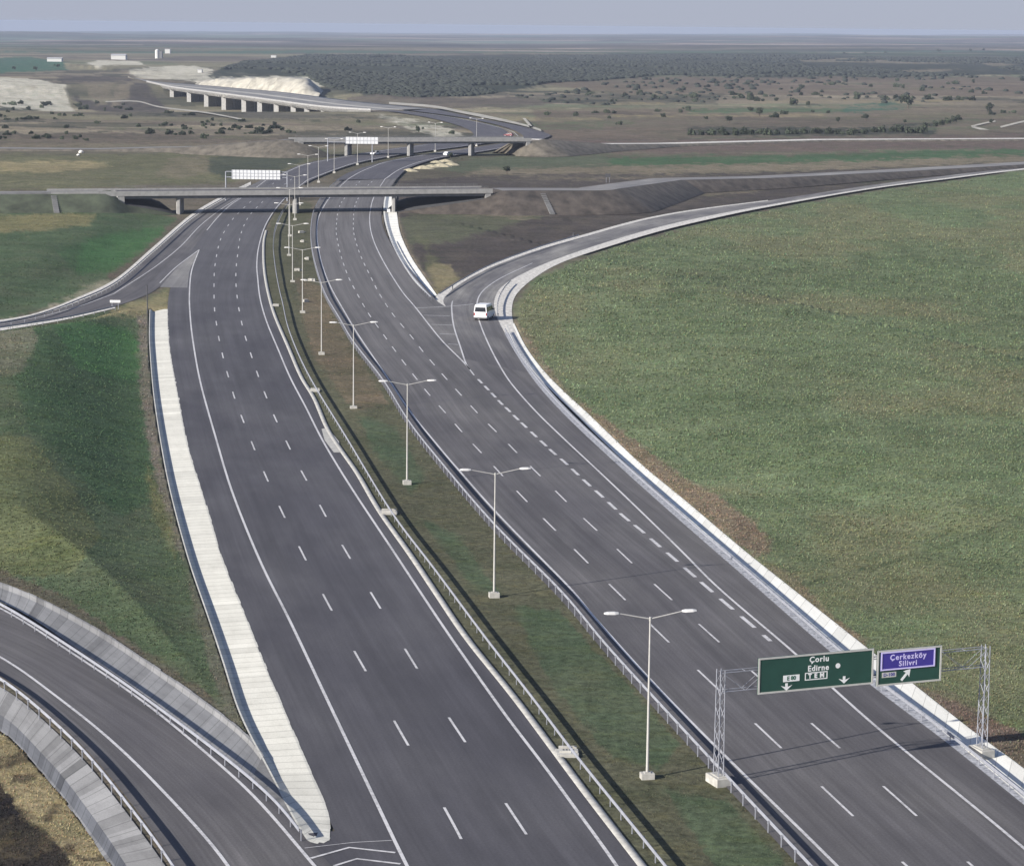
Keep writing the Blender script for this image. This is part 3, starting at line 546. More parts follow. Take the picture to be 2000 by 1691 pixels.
# ------------------------------------------------------------------ ground sheet (land use painted as map colours per vertex)
us = []; u = 2300.0
while u > 9.3: us.append(u); u -= 4.0 if u > 380 else (1.5 if u > 75 else max(0.28, u*0.02))
us = np.array(us); Dr = H*FP/(cp*cp*us)-H*math.tan(PITCH)
tx = np.concatenate([np.arange(-3000, -240, 60), np.arange(-240, 2240, 4.2), np.arange(2240, 5000, 60)])
tA = (tx-1000)/FP/cp
X = Dr[:, None]*tA[None]; Y = np.repeat(Dr[:, None], len(tA), 1); nr, nc = X.shape; X = X.ravel(); Y = Y.ravel()
px, py = proj(X, Y, 0*X)
near_pts = np.vstack([v[:, :2] for v in ROADPTS]); sel = Y < 1250; dist = np.full(X.shape, 60.0)
from mathutils import kdtree
kd = kdtree.KDTree(len(near_pts))
for i, p in enumerate(near_pts): kd.insert((p[0], p[1], 0), i)
kd.balance()
idx = np.nonzero(sel & (px > -300) & (px < 2300))[0]
dist[idx] = [kd.find((a, b, 0))[2] for a, b in zip(X[idx].tolist(), Y[idx].tolist())]
def sst(a, b, x): t = np.clip((x-a)/(b-a), 0, 1); return t*t*(3-2*t)
Z = np.full(X.shape, -0.06)
mk = sst(1.5, 9, dist)
Z += mk*(0.5*(fbm(X/9, Y/9, 3, 3)-0.5)+1.0*(fbm(X/45, Y/45, 3, 5)-0.5))
lawn = inside(px, py, [(-300, 640), (0, 636), (230, 600), (286, 605), (300, 800), (335, 985), (366, 1098), (433, 1297), (530, 1509), (485, 1437), (297, 1301), (98, 1180), (0, 1138), (-300, 1080)])
Z += np.where(lawn, 2.6*sst(1.0, 17, dist), 0)
field = inside(px, py, [(1000, 632), (1000, 600), (1045, 542), (1200, 478), (1400, 425), (1700, 369), (2000, 331), (3500, 150), (5200, 400), (5200, 2500), (3500, 2500), (2330, 1780), (2000, 1503), (1545, 1150), (1256, 912), (1060, 724)])
Z += np.where(field, 0.8*sst(2, 30, dist), 0)
tl = inside(px, py, [(-400, 395), (0, 395), (230, 400), (345, 425), (290, 490), (220, 545), (0, 620), (-400, 680)])
Z += np.where(tl, 1.4*sst(2, 22, dist), 0)
curv = np.clip(Y-1500, 0, None)**2/(2*7.4e6); Z -= curv
Z += sst(1300, 2600, Y)*7*(fbm(X/420, Y/420, 3, 9)-0.5)+sst(4000, 9000, Y)*58*(fbm(X/2300, Y/3000, 5, 21)-0.5)+0.006*X*sst(2500, 9000, Y)
pz = np.array(PIERZ)
for q in pz: pass
vx, vy = pz[:, 0].mean(), pz[:, 1].mean(); ax = (pz[-1]-pz[0])[:2]; ax /= np.linalg.norm(ax)
la = (X-vx)*ax[0]+(Y-vy)*ax[1]; lb = -(X-vx)*ax[1]+(Y-vy)*ax[0]
sP = (pz[:, 0]-vx)*ax[0]+(pz[:, 1]-vy)*ax[1]
order = np.argsort(sP); zv = np.interp(la, np.concatenate([[sP.min()-60], sP[order], [sP.max()+60]]), np.concatenate([[-0.5], pz[order, 2], [-0.5]]))
dfront = np.interp(lb, [-330, -70, 35, 110], [0, 1, 1, 0]); Zv = zv*dfront*dfront*(3-2*dfront)
Z = np.where(Zv < -0.3, np.minimum(Z, 0)*0.2+Zv, Z)
for l, r in DITCH:
    poly = np.vstack([l[:, :2], r[::-1, :2]]); Z[inside(X, Y, poly)] = -1.7
rdm = np.zeros(X.shape, bool)
for ob in list(S.objects):
    if ob.type == 'MESH' and ob.name.endswith('_far') and 'carriageway' in ob.name:
        co = np.empty(len(ob.data.vertices)*3, np.float32); ob.data.vertices.foreach_get('co', co); co = co.reshape(-1, 3, 3)
        poly = np.vstack([co[:, 0, :2], co[::-1, 2, :2]]); rdm |= inside(X, Y, poly)
farm = (Y > 600) & (Y < 1700); Z = np.minimum(Z, 44.0); Z = np.where(farm & (Zv >= -0.3), np.minimum(Z, np.where(rdm, -0.5, 99)), Z)
# ---- colours
G = dict(field=(0.107, 0.132, 0.073), dry=(0.15, 0.125, 0.085), brown=(0.098, 0.080, 0.064), dk=(0.040, 0.062, 0.034), olive=(0.105, 0.105, 0.062), straw=(0.24, 0.20, 0.115),
         cream=(0.42, 0.395, 0.33), mauve=(0.085, 0.068, 0.066), green=(0.052, 0.088, 0.042), teal=(0.045, 0.095, 0.066), soil=(0.018, 0.016, 0.017), forest=(0.030, 0.036, 0.028), tan=(0.155, 0.132, 0.096), plain=(0.10, 0.086, 0.066), dkb=(0.058, 0.050, 0.047), med=(0.078, 0.078, 0.050), medg=(0.060, 0.082, 0.048))
col = np.empty((len(X), 3)); col[:] = G['plain']
# patchwork of fields over the plain
ra = 0.25; fx = (X*math.cos(ra)+Y*math.sin(ra)); fy = (-X*math.sin(ra)+Y*math.cos(ra))
sc = np.where(Y > 4500, 900, 260.0); hsh = vnoise(np.floor(fx/(sc*1.3))*7.3, np.floor(fy/sc+0.4*vnoise(fx/sc, fy*0, 4))*5.1, 31)
pal = np.array([G['plain'], G['mauve'], G['tan'], G['dkb'], G['olive'], G['green'], G['plain'], G['brown']])
pc = pal[(hsh*7.99).astype(int) % 8]; wgt = np.where(Y > 4300, 0.85, 0.4)*sst(700, 1200, Y)
col = col*(1-wgt[:, None])+pc*wgt[:, None]
bandn = fbm(X/160, Y/70, 4, 77); col *= (0.60+0.80*bandn)[:, None]
st1 = fbm(X/260+0.3*np.sin(Y/90), Y/42, 4, 101); st2 = fbm(X/180, Y/55, 4, 131); farw = sst(820, 1150, Y)
k = (farw*sst(0.60, 0.68, st1)*0.75)[:, None]; col = col*(1-k)+np.array(G['tan'])*1.15*k
k = (farw*sst(0.585, 0.66, st2)*0.75)[:, None]; col = col*(1-k)+np.array([0.045, 0.042, 0.038])*k
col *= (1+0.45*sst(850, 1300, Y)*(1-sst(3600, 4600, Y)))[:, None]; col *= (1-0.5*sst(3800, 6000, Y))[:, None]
s3 = fbm(X/1500, Y/260, 4, 211); k = (sst(3600, 5000, Y)*sst(0.56, 0.64, s3)*0.9)[:, None]; col = col*(1-k)+np.array([0.30, 0.235, 0.20])*k
s4 = fbm(X/1100, Y/330, 4, 223); k = (sst(3600, 5000, Y)*sst(0.57, 0.65, s4)*0.9)[:, None]; col = col*(1-k)+np.array([0.10, 0.14, 0.10])*k
k = (sst(3000, 6000, Y)*sst(0.57, 0.66, fbm(X/900, Y/400, 4, 151))*0.8)[:, None]; col = col*(1-k)+np.array([0.03, 0.036, 0.03])*k
scr = (fbm(X/45, Y/75, 4, 55) > 0.60) & (Y > 1050) & (Y < 2600); col[scr] = col[scr]*0.35+np.array(G['forest'])*0.65
wx = 7*(fbm(X/np.maximum(Y, 1)*400, np.log(Y)*160, 3, 41)-0.5); wy = (fbm(X/np.maximum(Y, 1)*300+50, np.log(Y)*160, 3, 42)-0.5)*np.clip((py-70)/25, 0.6, 9)
jx = 14*(vnoise(X/3.1, Y/5.3, 90)-0.5)*np.clip((py-70)/400, 0.15, 1.6); jy = 12*(vnoise(X/2.7+9, Y/4.9, 91)-0.5)*np.clip((py-70)/400, 0.05, 1.6)
def paint(poly, c, a=1.0, n=0.35):
    cov = sum(inside(px+wx*a_+jx*b_, py+wy*a_+jy*b_, poly).astype(float) for a_, b_ in ((1.2, 0), (2.0, .6), (2.8, -.6), (1.6, 1.2), (3.4, -1.2), (0.4, .3)))/6
    m_ = cov > 0; k = a*(1-n+n*2*fbm(X/6+3, Y/9, 3, int(abs(poly[0][0])+abs(poly[0][1])) % 97))*cov
    k = np.clip(k, 0, 1)[m_][:, None]; col[m_] = col[m_]*(1-k)+np.array(G[c] if isinstance(c, str) else c)*k
# far bands
paint([(-900, 100), (-900, 145), (0, 142), (130, 136), (120, 120), (60, 111), (0, 112)], 'teal')
paint([(-900, 148), (0, 149), (70, 154), (128, 165), (142, 186), (138, 192), (100, 190), (0, 183), (-900, 185)], 'cream', 0.9, 0.6)
paint([(-900, 186), (0, 186), (140, 192), (280, 200), (200, 212), (0, 206), (-900, 208)], 'forest', 0.7)
paint([(130, 168), (200, 192), (330, 197), (330, 183), (285, 163), (250, 160), (200, 178)], 'dkb', 0.9)
paint([(210, 172), (255, 160), (262, 163), (222, 182)], 'tan'); paint([(150, 160), (230, 160), (195, 178)], 'tan', 0.8)
paint([(170, 126), (195, 119), (275, 123), (280, 130), (205, 131), (190, 136)], 'cream'); paint([(250, 140), (330, 133), (400, 140), (425, 150), (400, 158), (270, 153)], 'cream', 0.8, 0.6)
paint([(320, 134), (380, 132), (420, 142), (330, 145)], 'cream'); paint([(430, 143), (560, 150), (615, 151), (630, 172), (590, 180), (420, 166)], 'cream', 0.95, 0.6)
paint([(110, 146), (250, 150), (262, 157), (120, 160)], 'dkb', 0.8)
paint([(560, 112), (590, 113), (570, 122), (540, 126)], 'cream', 0.7)
for y0, c in ((92, 'tan'), (80, 'mauve'), (99, 'teal'), (86, 'dkb')): paint([(0, y0), (700, y0-1.5), (1100, y0+1), (2000, y0+3), (2000, y0+4.5), (900, y0+3), (0, y0+1.6)], c, 0.8)
paint([(400, 152), (480, 118), (600, 108), (1000, 106), (1400, 105), (1620, 108), (2000, 116), (2900, 116), (2900, 147), (2000, 147), (1700, 152), (1300, 150), (1200, 157), (1060, 168), (930, 188), (820, 192), (700, 182), (640, 172), (600, 150)], 'forest', 0.95, 0.2)
paint([(1050, 165), (1300, 152), (2000, 150), (2900, 150), (2900, 190), (2000, 190), (1500, 185), (1200, 180)], (0.12, 0.095, 0.073), 0.8)
for q in [[(1560, 116), (1720, 113), (1900, 122), (1800, 126), (1580, 122)], [(1720, 140), (1880, 136), (1800, 144)], [(1430, 126), (1560, 128), (1500, 131)], [(1900, 118), (1990, 126), (1940, 130)]]: paint(q, 'tan', 0.8)
paint([(560, 190), (760, 182), (900, 192), (1000, 190), (1100, 200), (1000, 212), (800, 205), (700, 198)], (0.085, 0.072, 0.062), 0.8)
paint([(1000, 190), (1200, 180), (1400, 190), (1400, 205), (1150, 206)], 'forest', 0.55)
paint([(1040, 213), (1500, 210), (2000, 208), (2900, 208), (2900, 262), (2000, 262), (1400, 268), (1060, 270)], (0.112, 0.088, 0.070), 0.75, 0.4)
paint([(1350, 213), (1500, 208), (1660, 207), (1660, 218), (1340, 222)], (0.075, 0.105, 0.06)); paint([(1640, 206), (1755, 199), (1775, 212), (1650, 221)], 'teal')
paint([(1040, 212), (1300, 209), (2000, 205), (2900, 205), (2900, 209), (2000, 209), (1300, 213)], 'tan', 0.8)
paint([(1340, 252), (1420, 248), (1650, 250), (1750, 244), (1830, 240), (1826, 262), (1500, 265), (1360, 260)], 'forest', 0.85)
paint([(1000, 273), (1400, 270), (2000, 262), (2900, 250), (2900, 285), (2000, 290), (1300, 298), (1050, 294)], (0.105, 0.080, 0.070), 0.9)
paint([(1180, 306), (1500, 303), (2000, 291), (2900, 270), (2900, 285), (2000, 303), (1500, 318), (1190, 321)], (0.05, 0.090, 0.046))
paint([(830, 322), (1000, 299), (1090, 297), (1190, 304), (1190, 322), (1000, 326), (900, 334)], (0.075, 0.088, 0.058), 0.9)
paint([(900, 342), (940, 327), (1200, 323), (2000, 305), (2900, 280), (2900, 300), (2000, 316), (1400, 336)], 'tan', 0.85)
paint([(775, 349), (880, 345), (1000, 338), (1400, 338), (2000, 318), (2900, 285), (2900, 300), (2000, 325), (1700, 360), (1500, 390), (1350, 410), (1150, 456), (1050, 484), (900, 548), (851, 574), (775, 420)], 'dkb', 0.92)
paint([(1230, 383), (1350, 372), (1500, 364), (1480, 370), (1340, 384), (1250, 390)], 'tan', 0.7); paint([(1060, 384), (1200, 375), (1400, 368), (1380, 371), (1180, 381)], 'tan', 0.5)
paint([(780, 425), (850, 400), (955, 376), (1040, 395), (1085, 414), (1010, 432), (900, 470), (800, 478)], (0.082, 0.086, 0.056), 0.95)
paint([(900, 418), (1000, 392), (1055, 395), (1085, 412), (1020, 425)], 'tan', 0.7); paint([(800, 455), (840, 470), (830, 520), (852, 572), (900, 545), (860, 510)], 'olive', 0.7); paint([(835, 520), (880, 515), (900, 545), (853, 574)], 'straw', 0.6)
paint([(1080, 412), (1120, 425), (1110, 430), (1060, 405)], 'soil', 0.6)
# left of the motorway
paint([(-900, 272), (0, 262), (300, 258), (590, 262), (590, 274), (300, 281), (0, 287), (-900, 320)], 'brown', 0.7)
paint([(-900, 330), (0, 300), (150, 303), (430, 298), (560, 290), (640, 288), (600, 318), (540, 335), (440, 357), (0, 372), (-900, 420)], 'olive', 0.9)
paint([(-900, 345), (0, 315), (190, 314), (220, 323), (100, 336), (0, 338), (-900, 370)], 'straw', 0.7); paint([(330, 312), (400, 300), (420, 330), (380, 345), (300, 345)], 'tan', 0.6)
paint([(410, 305), (480, 294), (590, 288), (640, 291), (590, 315), (540, 332), (440, 348), (405, 330)], (0.052, 0.06, 0.045), 0.9)
paint([(0, 282), (590, 276), (590, 280), (0, 290)], 'tan', 0.8)
paint([(-900, 395), (0, 388), (230, 392), (345, 425), (375, 424), (300, 488), (225, 550), (150, 585), (0, 628), (-900, 760)], (0.060, 0.088, 0.048), 0.95)
paint([(-900, 450), (0, 432), (120, 427), (192, 427), (172, 450), (100, 460), (0, 464), (-900, 480)], (0.165, 0.15, 0.078), 0.85)
paint([(110, 500), (200, 460), (300, 440), (290, 480), (220, 530), (150, 540)], (0.04, 0.082, 0.036), 0.6)
paint([(350, 424), (378, 424), (302, 488), (226, 550), (206, 548), (212, 530), (280, 480)], 'brown', 0.9); paint([(50, 620), (140, 578), (200, 548), (226, 551), (150, 586), (75, 614), (0, 629), (0, 622)], (0.22, 0.20, 0.15), 0.9)
paint([(-900, 700), (0, 642), (125, 622), (225, 600), (287, 580), (330, 560), (328, 605), (297, 777), (335, 985), (400, 1198), (466, 1397), (541, 1510), (485, 1437), (297, 1301), (98, 1180), (0, 1138), (-900, 900)], (0.066, 0.090, 0.050), 0.97)
paint([(60, 650), (240, 640), (275, 700), (290, 850), (310, 960), (240, 1020), (160, 960), (60, 880), (20, 760)], (0.046, 0.080, 0.040), 0.8)
paint([(100, 655), (250, 640), (282, 690), (270, 745), (150, 740)], (0.050, 0.112, 0.042), 0.7, 0.5); paint([(160, 480), (300, 440), (332, 440), (280, 490), (220, 532), (150, 530)], (0.048, 0.108, 0.042), 0.7, 0.5)
paint([(-200, 650), (60, 650), (75, 700), (40, 770), (-200, 800)], (0.135, 0.13, 0.092), 0.8); paint([(-200, 880), (60, 900), (140, 980), (200, 1060), (150, 1130), (-200, 1110)], (0.095, 0.105, 0.052), 0.8)
paint([(225, 602), (300, 578), (330, 562), (328, 606), (290, 612), (180, 628)], 'straw', 0.7)
paint([(270, 612), (291, 610), (291, 680), (299, 778), (317, 897), (336, 986), (367, 1098), (345, 1070), (300, 920), (274, 760)], (0.15, 0.125, 0.105), 0.8); paint([(285, 900), (330, 1000), (345, 1090), (300, 1010)], (0.12, 0.115, 0.055), 0.7)
paint([(-200, 1085), (0, 1138), (98, 1180), (209, 1242), (297, 1301), (402, 1374), (486, 1437), (500, 1455), (402, 1350), (270, 1262), (120, 1160), (0, 1112), (-200, 1060)], 'brown', 0.8)
paint([(366, 1098), (400, 1198), (433, 1297), (466, 1397), (510, 1480), (440, 1397), (410, 1297), (380, 1198)], (0.12, 0.105, 0.085), 0.6)
# bottom left corner
paint([(-400, 1255), (0, 1395), (70, 1466), (115, 1512), (175, 1592), (236, 1680), (380, 1900), (-600, 1950)], 'straw', 0.95)
paint([(-400, 1400), (0, 1530), (52, 1592), (95, 1625), (133, 1670), (260, 1900), (-600, 1950)], 'soil', 0.97, 0.15)
# median
paint([(575, 395), (610, 395), (606, 457), (624, 540), (662, 622), (748, 744), (850, 892), (964, 1025), (1174, 1250), (1388, 1484), (1583, 1692), (1770, 1895), (1402, 1895), (1240, 1680), (1080, 1472), (908, 1250), (738, 1000), (636, 838), (560, 677), (524, 580), (513, 480), (538, 412)], 'med', 1.0, 0.1)
paint([(575, 540), (625, 560), (690, 680), (760, 790), (690, 800), (610, 690)], (0.125, 0.10, 0.068), 0.8)
for q in ([(700, 810), (770, 830), (830, 930), (800, 960), (730, 880)], [(820, 1010), (890, 1040), (980, 1160), (930, 1150)], [(1000, 1180), (1090, 1190), (1230, 1340), (1330, 1450), (1290, 1500), (1200, 1480), (1080, 1340)], [(1300, 1540), (1420, 1560), (1540, 1690), (1400, 1690)]): paint(q, 'medg', 0.9, 0.5)
# right field
paint([(1000, 632), (1003, 600), (1045, 543), (1200, 479), (1400, 426), (1700, 370), (2000, 332), (3500, 150), (5200, 400), (5200, 2500), (3500, 2500), (2330, 1780), (2000, 1503), (1545, 1150), (1256, 912), (1060, 724)], 'field', 1.0, 0.12)
fm = inside(px, py, [(1000, 632), (1003, 600), (1045, 543), (1400, 426), (2000, 332), (3500, 150), (5200, 400), (5200, 2500), (2330, 1780), (1256, 912)])
v1 = fbm(X/22, Y/40, 4, 61); v2 = fbm(X/5, Y/8, 3, 62); v3 = fbm(X/60, Y/90, 3, 63)
fc = np.array(G['field'])[None]*(1+0.5*(v3-0.5)+0.55*(v2-0.5))[:, None]; k = sst(0.5, 0.68, v1)[:, None]*0.55
fc = fc*(1-k)+np.array([0.150, 0.134, 0.080])*k; k = sst(0.5, 0.3, v1)[:, None]*0.5; fc = fc*(1-k)+np.array([0.085, 0.118, 0.060])*k
col[fm] = col[fm]*0.25+fc[fm]*0.75
for q, c in (([(1120, 775), (1230, 850), (1330, 925), (1400, 965), (1470, 1015), (1500, 1060), (1480, 1090), (1400, 1030), (1256, 915), (1150, 812)], (0.17, 0.135, 0.095)), ([(1430, 1000), (1510, 1050), (1500, 1085), (1440, 1062)], (0.135, 0.106, 0.076)),
             ([(1480, 1090), (1560, 1130), (1620, 1195), (1690, 1245), (1700, 1275), (1560, 1160)], (0.15, 0.118, 0.082)), ([(1780, 1330), (1880, 1370), (1960, 1410), (2100, 1480), (2200, 1660), (2000, 1503), (1860, 1395)], (0.13, 0.098, 0.078)), ([(1003, 640), (1000, 605), (1020, 640), (1060, 700), (1120, 775), (1090, 755), (1040, 700)], (0.17, 0.14, 0.10)),
             ([(1380, 1178), (1576, 1134), (1800, 1083), (2000, 1026), (2000, 1030), (1800, 1087), (1576, 1138)], (0.045, 0.062, 0.034))): paint(q, c, 0.9, 0.5)  # last polygon paints a long thin cast shadow across the turf
paint([(735, 222), (830, 236), (880, 251), (908, 264), (850, 265), (800, 249), (760, 237)], 'cream', 0.8, 0.6)
paint([(640, 224), (720, 222), (790, 240), (700, 250), (620, 240)], 'tan', 0.6, 0.6)
for k_ in range(60):                       # darker and paler streaks of weeds and bare earth over the ploughed plain
    x_ = rng.uniform(-200, 2100); y_ = rng.uniform(345, 400) if x_ > 1000 else rng.uniform(200, 275); w_ = rng.uniform(40, 160); h_ = rng.uniform(1.0, 3.0)
    if x_ > 1000 and y_ > 345+ (2000-x_)*0.05: continue
    paint([(x_-w_, y_), (x_, y_-h_), (x_+w_, y_-h_*0.3), (x_+w_*.4, y_+h_)], random.choice(['tan', 'dkb', 'olive', 'plain', 'forest']), 0.7, 0.5)
sl = inside(px+jx, py+jy, [(-400, 1400), (0, 1530), (52, 1592), (95, 1625), (133, 1670), (260, 1900), (-600, 1950)]); k = (sl*sst(0.56, 0.68, fbm(X/0.9, Y/1.6, 4, 171))*0.25)[:, None]; col = col*(1-k)+np.array([0.12, 0.095, 0.055])*k
sl2 = inside(px, py, [(-400, 1255), (0, 1395), (115, 1512), (236, 1680), (380, 1900), (-600, 1950)]); k = (sl2*sst(0.55, 0.68, fbm(X/1.1, Y/2.0, 4, 181))*0.75)[:, None]; col = col*(1-k)+np.array([0.05, 0.04, 0.03])*k
for k_ in range(46):                       # strip fields of stubble, fallow and young crop across the plain
    x_ = rng.uniform(-100, 2100); y_ = rng.uniform(155, 262); w_ = rng.uniform(60, 220); h_ = rng.uniform(1.2, 3.2)*(y_-60)/140
    if x_ < 760 and y_ < 240: continue
    paint([(x_-w_, y_+h_*.3), (x_-w_*.9, y_-h_), (x_+w_, y_-h_*1.4), (x_+w_*1.05, y_-h_*.1)], random.choice(['tan', 'tan', 'olive', 'straw', (0.085, 0.105, 0.06), 'brown', (0.135, 0.105, 0.085)]), 0.6, 0.4)
col = np.clip(col, 0.008, 0.6)
i = (np.arange(nr-1)[:, None]*nc+np.arange(nc-1)[None]).ravel(); Q = np.stack([i, i+nc, i+nc+1, i+1], 1)[:, ::-1]
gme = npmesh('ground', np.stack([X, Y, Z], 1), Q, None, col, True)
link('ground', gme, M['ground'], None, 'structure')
def gz(x, y):                               # ground height at a point
    dd = H*FP/(cp*cp*(y+H*math.tan(PITCH))); r = np.clip(np.searchsorted(-us, -dd), 0, nr-1); c = np.clip(np.searchsorted(tA, x/y), 0, nc-1); return float(Z[r*nc+c])
def GP(px_, py_, dz=0.0):                    # sight line onto the relief
    q = P(px_, py_, 0)
    for _ in range(12): q = P(px_, py_, min(gz(q[0], q[1]), 40))
    q[2] += dz; return q
# ------------------------------------------------------------------ street lamps along the median
def height_at(b, ytop):
    lo, hi = 0, 30
    for _ in range(40):
        m_ = (lo+hi)/2
        if proj(b[0], b[1], m_)[1] > ytop: lo = m_
        else: hi = m_
    return lo
LH = height_at(P(1264, 1516), 1203)
M['lamp_head'] = simple('lamp_housing', (0.60, 0.59, 0.57), 0.45, 0.08, 5)
def lamp_parts(root):
    b = MB(); b.box((0, 0, 0.05), (0.85, 0.65, 0.55)); b.box((0, 0, 0.35), (0.42, 0.42, 0.06)); b.build('base', M['kerb'], root, bevel=0.02)
    b = MB(); b.tube((0, 0, 0.4), (0, 0, 2.2), 0.095, 0.085, 12); b.tube((0, 0, 2.2), (0, 0, LH-0.1), 0.085, 0.05, 12); b.tube((0, 0, LH-0.25), (0, 0, LH), 0.075, 0.075, 10); b.build('pole', M['pole'], root)
    for sg in (-1, 1):
        b = MB(); b.tube((0, 0, LH-0.12), (sg*1.0, 0, LH+0.08), 0.045, 0.04); b.tube((sg*1.0, 0, LH+0.08), (sg*2.15, 0, LH+0.32), 0.04, 0.035); b.build('arm', M['pole'], root)
        b = MB(); v = []
        for x, w, z0, z1 in ((2.05, 0.09, 0.27, 0.37), (2.3, 0.16, 0.25, 0.41), (2.75, 0.17, 0.27, 0.41), (2.98, 0.10, 0.29, 0.37)):
            v += [(sg*x, -w, LH+z0), (sg*x, w, LH+z0), (sg*x, w*0.7, LH+z1), (sg*x, -w*0.7, LH+z1)]
        f = [(3, 2, 1, 0), (12, 13, 14, 15)]+[(k*4+i, k*4+(i+1) % 4, k*4+4+(i+1) % 4, k*4+4+i) for k in range(3) for i in range(4)]
        b.add(v, f); b.build('lamp_head', M['lamp_head'], root)
lamp_px = [(1264, 1518), (965, 1164), (795, 944), (690.5, 798), (628, 692), (591, 611), (571.5, 551), (564.5, 499.5), (566, 461), (576, 429)]
lab = ['nearest twin arm street lamp on the median, left of the green sign gantry', 'second nearest twin arm street lamp, standing in green grass of the median', 'third nearest twin arm street lamp on the brown and green median', 'fourth nearest twin arm street lamp, beside a patch of bright green median grass',
       'fifth nearest twin arm street lamp, on dry brown median grass', 'sixth nearest twin arm street lamp, on dry brown median grass level with the white van', 'seventh nearest twin arm street lamp, in the narrow part of the median', 'eighth nearest twin arm street lamp, well before the near overpass', 'ninth nearest twin arm street lamp, just before the near overpass', 'tenth nearest twin arm street lamp, by the middle pier of the near overpass']
mc = path([(576, 429), (586, 398), (603, 375), (630, 349), (651, 338), (671, 331), (699, 321), (729, 313), (760, 307), (812, 300.5), (862, 294), (912, 287.5), (950, 282)], 0, step=1.0)
bases = [P(*q) for q in lamp_px]; k = 50.0
while k < arclen(mc)[-1]: bases.append(np.array([np.interp(k, arclen(mc), mc[:, j]) for j in range(3)])); k += 50
lamp0 = None
for i, q in enumerate(bases):
    nx = bases[i+1] if i+1 < len(bases) else q+(q-bases[i-1]); pv_ = bases[i-1] if i else q-(nx-q); d = nx-pv_
    rz = math.atan2(d[1], d[0])-math.pi/2
    L = lab[i] if i < len(lab) else 'distant twin arm street lamp on the median between the two overpasses'
    if lamp0 is None:
        lamp0 = empty('street_lamp', (q[0], q[1], 0), rz, L, 'street lamp', 'twin arm street lamps on the median'); lamp_parts(lamp0)
    else:
        r = lamp0.copy(); C.objects.link(r); r.location = (q[0], q[1], 0); r.rotation_euler = (0, 0, rz); r['label'] = L
        for ch in lamp0.children: c = ch.copy(); C.objects.link(c); c.parent = r

# ------------------------------------------------------------------ sign gantry
M['sign_green'] = simple('green_sign_sheet', (0.016, 0.062, 0.044), 0.5, 0.12, 0.8); M['sign_blue'] = simple('violet_blue_sign_sheet', (0.050, 0.035, 0.26), 0.45, 0.1, 0.8)
M['sign_white'] = simple('white_sign_sheet', (0.80, 0.80, 0.78), 0.5, 0.05, 2); M['sign_lilac'] = simple('lilac_sign_letters', (0.62, 0.56, 0.85), 0.5, 0.05, 2); M['sign_mid'] = simple('green_letter_sheet', (0.02, 0.10, 0.05), 0.5, 0.05, 2)
M['sign_frame'] = simple('sign_frame_metal', (0.50, 0.49, 0.45), 0.5, 0.1, 2)
g0, g1 = P(1403, 1528), P(1917, 1473); ge = (g1-g0)/np.linalg.norm(g1-g0); gn = np.array([-ge[1], ge[0], 0]); GL_ = np.linalg.norm(g1-g0)
gr = empty('sign_gantry', g0, 0, 'steel lattice gantry across the right carriageway carrying two green direction boards', 'sign gantry')
def gl(s, n, z): return tuple(ge*s+gn*n+np.array([0, 0, z]))
zt = height_at(g0, 1312); zb = height_at(g0, 1349)
for s, top in ((0, zt+0.15), (GL_, zt+0.2)):
    b = MB(); w, dp = 0.15, 0.28
    for a in (-w, w):
        for n_ in (-dp, dp): b.tube(gl(s+a*1.25, n_*1.25, 0), gl(s+a, n_, top), 0.032, n=6)
    z = 0.4; k = 0
    while z < top-0.6:
        for a in (-w, w): b.tube(gl(s+a*1.1, dp*(-1)**k*1.1, z), gl(s+a*1.1, dp*(-1)**(k+1)*1.1, z+0.75), 0.018, n=5)
        for n_ in (-dp, dp): b.tube(gl(s+w*(-1)**k*1.1, n_*1.1, z), gl(s+w*(-1)**(k+1)*1.1, n_*1.1, z+0.75), 0.018, n=5)
        z += 0.75; k += 1
    b.build('post', M['galv'], gr)
    b = MB(); b.box(gl(s, 0, 0.1), (1.0, 1.7, 0.75), math.atan2(ge[1], ge[0])); b.box(gl(s, 0, 0.5), (0.6, 1.2, 0.06), math.atan2(ge[1], ge[0])); b.build('footing', M['kerb'], gr, bevel=0.04)
b = MB()
for z in (zb, zt):
    for n_ in (-0.28, 0.28): b.tube(gl(0, n_, z), gl(GL_, n_, z+0.05), 0.028, n=6)
N = 12
for k in range(N):
    s0, s1 = GL_*k/N, GL_*(k+1)/N
    for n_ in (-0.28, 0.28): b.tube(gl(s0, n_, zb if k % 2 else zt), gl(s1, n_, zt if k % 2 else zb), 0.015, n=5)
    for z in (zb, zt): b.tube(gl(s0, -0.28, z), gl(s1, 0.28, z), 0.018, n=5); b.tube(gl(s1, -0.28, z), gl(s1, 0.28, z), 0.018, n=5)
b.build('truss', M['galv'], gr)
def on_plane(px_, py_, n_):
    d = ray(px_, py_); o_ = g0+gn*n_; t = np.dot(o_-CAM, gn)/np.dot(d, gn); return CAM+d*t
def text_mesh(txt, size, m, parent, name, mat4, space=1.0, bold=0.0):
    cu = bpy.data.curves.new(name, 'FONT'); cu.body = txt; cu.size = size; cu.align_x = 'CENTER'; cu.align_y = 'CENTER'; cu.space_character = space; cu.offset = bold; cu.extrude = 0.004; cu.resolution_u = 3
    t = bpy.data.objects.new(name, cu); C.objects.link(t); bpy.context.view_layer.update()
    me = bpy.data.meshes.new_from_object(t.evaluated_get(bpy.context.evaluated_depsgraph_get())); bpy.data.objects.remove(t); bpy.data.curves.remove(cu)
    me.materials.clear(); o_ = link(name, me, m, parent); o_.matrix_local = mat4; return o_
def plate(name, w, h, t, m, parent, mat4):
    b = MB(); b.box((0, 0, 0), (w, h, t)); o_ = b.build(name, m, parent); o_.matrix_local = mat4; return o_
